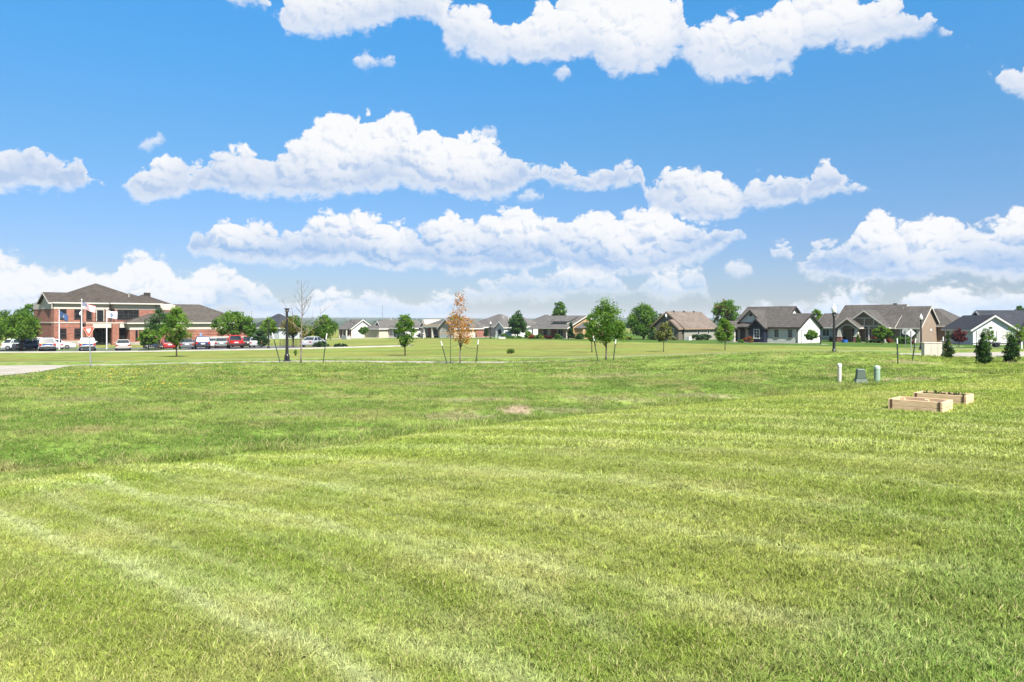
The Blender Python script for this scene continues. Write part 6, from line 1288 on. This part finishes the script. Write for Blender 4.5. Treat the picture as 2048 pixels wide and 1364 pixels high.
# raised garden beds of new timber
def timber(seed):
    t = NT('new_timber'); c = t.coord(); mp = t.nd('ShaderNodeMapping'); t.L.new(c, mp.inputs[0]); mp.inputs['Location'].default_value = (seed, seed * 2, 0); mp.inputs['Scale'].default_value = (1.5, 1.5, 14); a = t.noise(mp.outputs[0], 4, 6, .6); k = t.noise(c, 3, 4)
    col = t.mix(t.ss(a, .35, .7), (.46, .31, .18, 1), (.58, .43, .27, 1)); col = t.mix(t.M('MULTIPLY', t.ss(k, .6, .75), .4), col, (.27, .14, .07, 1)); t.L.new(col, t.p.inputs['Base Color']); t.set(.7, 0, .25); t.bump(a, .25, .004); return t.m
TIM = [timber(k * 1.7) for k in range(4)]; M_EARTH = paint((.055, .038, .026), .95, .4, 12, spec=.1)
def planter(label, b, d, yaw, Lx, Ly, h, fill):
    x, y, z = at(b, d); r = thing('raised_bed', label, 'planter', (x, y, z - .03), -R(yaw), 'raised garden beds'); t = .04; n = 2; hh = h / n
    for k in range(n):
        z0, z1 = k * hh + (.003 if k else 0), (k + 1) * hh - .003; m = TIM[(k * 2 + int(b)) % 4]; m2 = TIM[(k * 2 + 1 + int(b)) % 4]
        MB().box(.078, Lx - .078, .006, t, z0, z1).build('plank', m, r, bevel=.004); MB().box(.045, Lx - .045, Ly - t, Ly, z0, z1).build('plank', m2, r, bevel=.004); MB().box(0, .042, 0.0, Ly, z0, z1 - .002).build('plank', m2, r, bevel=.004); MB().box(Lx - .042, Lx, .0, Ly, z0, z1 - .002).build('plank', m, r, bevel=.004)
    for px_, py_ in ((.05, .045), (Lx - .13, .045), (.05, Ly - .125), (Lx - .13, Ly - .125), (Lx / 2, Ly - .125)): MB().box(px_, px_ + .08, py_, py_ + .08, .02, h - .03).build('corner_post', TIM[2], r, bevel=.004)
    for px_ in (.043, Lx - .075): MB().box(px_, px_ + .032, -.004, .05, .005, h - .004).build('corner_strip', paint((.11, .055, .03), .8, .2), r)
    MB().box(.045, Lx - .045, .05, Ly - .045, .0, fill).build('soil', M_EARTH, r); return r
PB1 = planter('nearer raised bed of new timber, empty, on the lawn', 1776, 15.55, 44, 1.02, .78, .27, .10)
PB2 = planter('farther raised bed of new timber, planted with greens', 1826, 17.2, 44, 1.08, .70, .27, .23)
for k in range(9):
    rr = random.Random(k); u, v = .14 + .10 * k, .22 + .35 * rr.random(); ca, sa = math.cos(-R(44)), math.sin(-R(44)); bx, by, bz_ = PB2.location; px_, py_ = bx + u * ca - v * sa, by + u * sa + v * ca
    o = shrub('seedling_plant', 'small green seedling in the farther raised bed, %s from its left end' % ['first', 'second', 'third', 'fourth', 'fifth', 'sixth', 'seventh', 'eighth', 'ninth'][k], 'plant', px_ / py_ * F + 1024, py_, .15, .15, .09, 'fresh', 0, 'seedlings in the raised bed', 4, 9, size=.03); o.location.z = bz_ + .235
# fence beyond the lane by the white car
def iron_fence():
    a, b_ = at(560, 112), at(608, 113); r = thing('iron_fence', 'thin black iron fence along the lane behind the lone pale grey car', 'fence', a); A = Vector(a); B = Vector(b_) - A; n = 6
    for k in range(n + 1): p = B * (k / n); MB().tube([(p.x, p.y, p.z - .2), (p.x, p.y, p.z + 1.15)], .035, 5).build('fence_post', M_POSTB, r)
    for hh in (.25, 1.05): MB().tube([(0, 0, hh), (B.x, B.y, B.z + hh)], .022, 5).build('rail', M_POSTB, r)
    for k in range(44): p = B * ((k + .5) / 44); MB().tube([(p.x, p.y, p.z + .15), (p.x, p.y, p.z + 1.1)], .010, 4).build('picket', M_POSTB, r)
iron_fence()
def small_box(name, label, b, d, w, dp, h, col, cat='utility box'):
    x, y, z = at(b, d); r = thing(name, label, cat, (x, y, z - .05), R(-20)); m = paint(col, .5, .08); MB().box(-w / 2, w / 2, -dp / 2, dp / 2, 0, h * .9).build('case', m, r, bevel=.03); MB().add([(-w / 2 - .03, -dp / 2 - .03, h * .9), (w / 2 + .03, -dp / 2 - .03, h * .9), (w / 2 + .03, dp / 2 + .03, h * .9), (-w / 2 - .03, dp / 2 + .03, h * .9), (-w / 2, -dp / 2, h), (w / 2, -dp / 2, h), (w / 2, dp / 2, h), (-w / 2, dp / 2, h)], [(3, 2, 1, 0), (4, 5, 6, 7), (0, 1, 5, 4), (1, 2, 6, 5), (2, 3, 7, 6), (3, 0, 4, 7)]).build('lid', m, r)
small_box('transformer_box', 'grey transformer box at the far edge of the meadow', 689, 172, 1.2, .9, .85, (.16, .18, .17)); small_box('transformer_box', 'white utility box right of the grey transformer box', 697, 171, .8, .6, .8, (.55, .54, .50)); small_box('transformer_box', 'pale green utility box left of the white slab near the garage house', 992, 158, .35, .35, .8, (.30, .40, .28)); small_box('transformer_box', 'flat white block on the meadow edge under the egg-shaped tree', 1004, 157, 1.3, .7, .42, (.62, .61, .58))
def mailbox(label, b, d, col):
    x, y, z = at(b, d); r = thing('mailbox', label, 'mailbox', (x, y, z)); m = paint(col, .5, .06); MB().box(-.07, .07, -.07, .07, -.1, 1.05).build('post', m, r); MB().prism([(-.14, 1.05), (.14, 1.05), (.14, 1.2), (.08, 1.29), (-.08, 1.29), (-.14, 1.2)], 'y', -.3, .3).build('box', m, r)
mailbox('white mailbox at the drive of the brick-fronted house', 847, 168, (.62, .61, .58)); mailbox('black mailbox right of the white house', 1641, 104, (.02, .02, .02)); mailbox('white mailbox far right at the drive of the slate roofed house', 2043, 84, (.62, .62, .60))
def mast(label, b, d, h):
    x, y, z = at(b, d); r = thing('radio_mast', label, 'mast', (x, y, z), 0, 'far radio masts'); m = paint((.22, .23, .25), .6, .05); MB().tube([(0, 0, 0), (0, 0, h)], [.45, .28], 5).build('lattice', m, r); 
    for k in (.55, .8, .97): MB().box(-.8, .8, -.3, .3, h * k, h * k + .8).build('antenna', m, r)
mast('tall thin radio mast on the skyline above the tan garage house', 765, 1100, 28); mast('thin radio mast on the skyline right of the brick building', 503, 1100, 20)
def trailer():
    x, y, z = at(1988, 92); r = thing('boat_trailer', 'low dark trailer with a white load before the garage door', 'trailer', (x, y, z), R(-20)); MB().box(-1.5, 1.3, -.5, .5, .42, .52).build('frame', M_BLK, r); MB().tube([(-1.5, 0, .47), (-2.4, 0, .42)], .05, 6).build('drawbar', M_BLK, r); MB().box(-.9, .7, -.42, .42, .55, .85).build('load', paint((.7, .7, .7), .5), r, bevel=.08)
    for s in (-1, 1): w = MB().lathe([(.05, -.08), (.27, -.08), (.30, 0), (.27, .08), (.05, .08)], 14).build('wheel', M_TYRE, r); w.matrix_local = Matrix.Translation((.2, s * .6, .3)) @ Matrix.Rotation(R(90), 4, 'X')
trailer()
def blue_tub():
    x, y, z = at(1689, 118); r = thing('blue_tub', 'bright blue tub beside the arched porch', 'tub', (x, y, z)); MB().lathe([(.42, 0), (.50, .45), (.53, .47), (.47, .47), (.40, .1)], 14).build('tub', paint((.03, .13, .45), .4, .08), r); MB().lathe([(.47, .36), (.45, .40)], 14).build('filling', M_EARTH, r)
blue_tub()
# ---------------------------------------------------------------- the air itself
def haze():
    t = NT('haze_air'); t.N.remove(t.p); v = t.nd('ShaderNodeVolumePrincipled'); v.inputs['Color'].default_value = (.80, .88, 1.0, 1); v.inputs['Density'].default_value = 0.00011; v.inputs['Anisotropy'].default_value = 0.1
    t.L.new(v.outputs[0], t.out.inputs['Volume'])
    o = MB().box(-6600, 6600, -6600, 6600, -16, 45).build('haze', t.m); tag(o, 'thin bluish haze over the far ground', 'haze', kind='stuff')
haze()
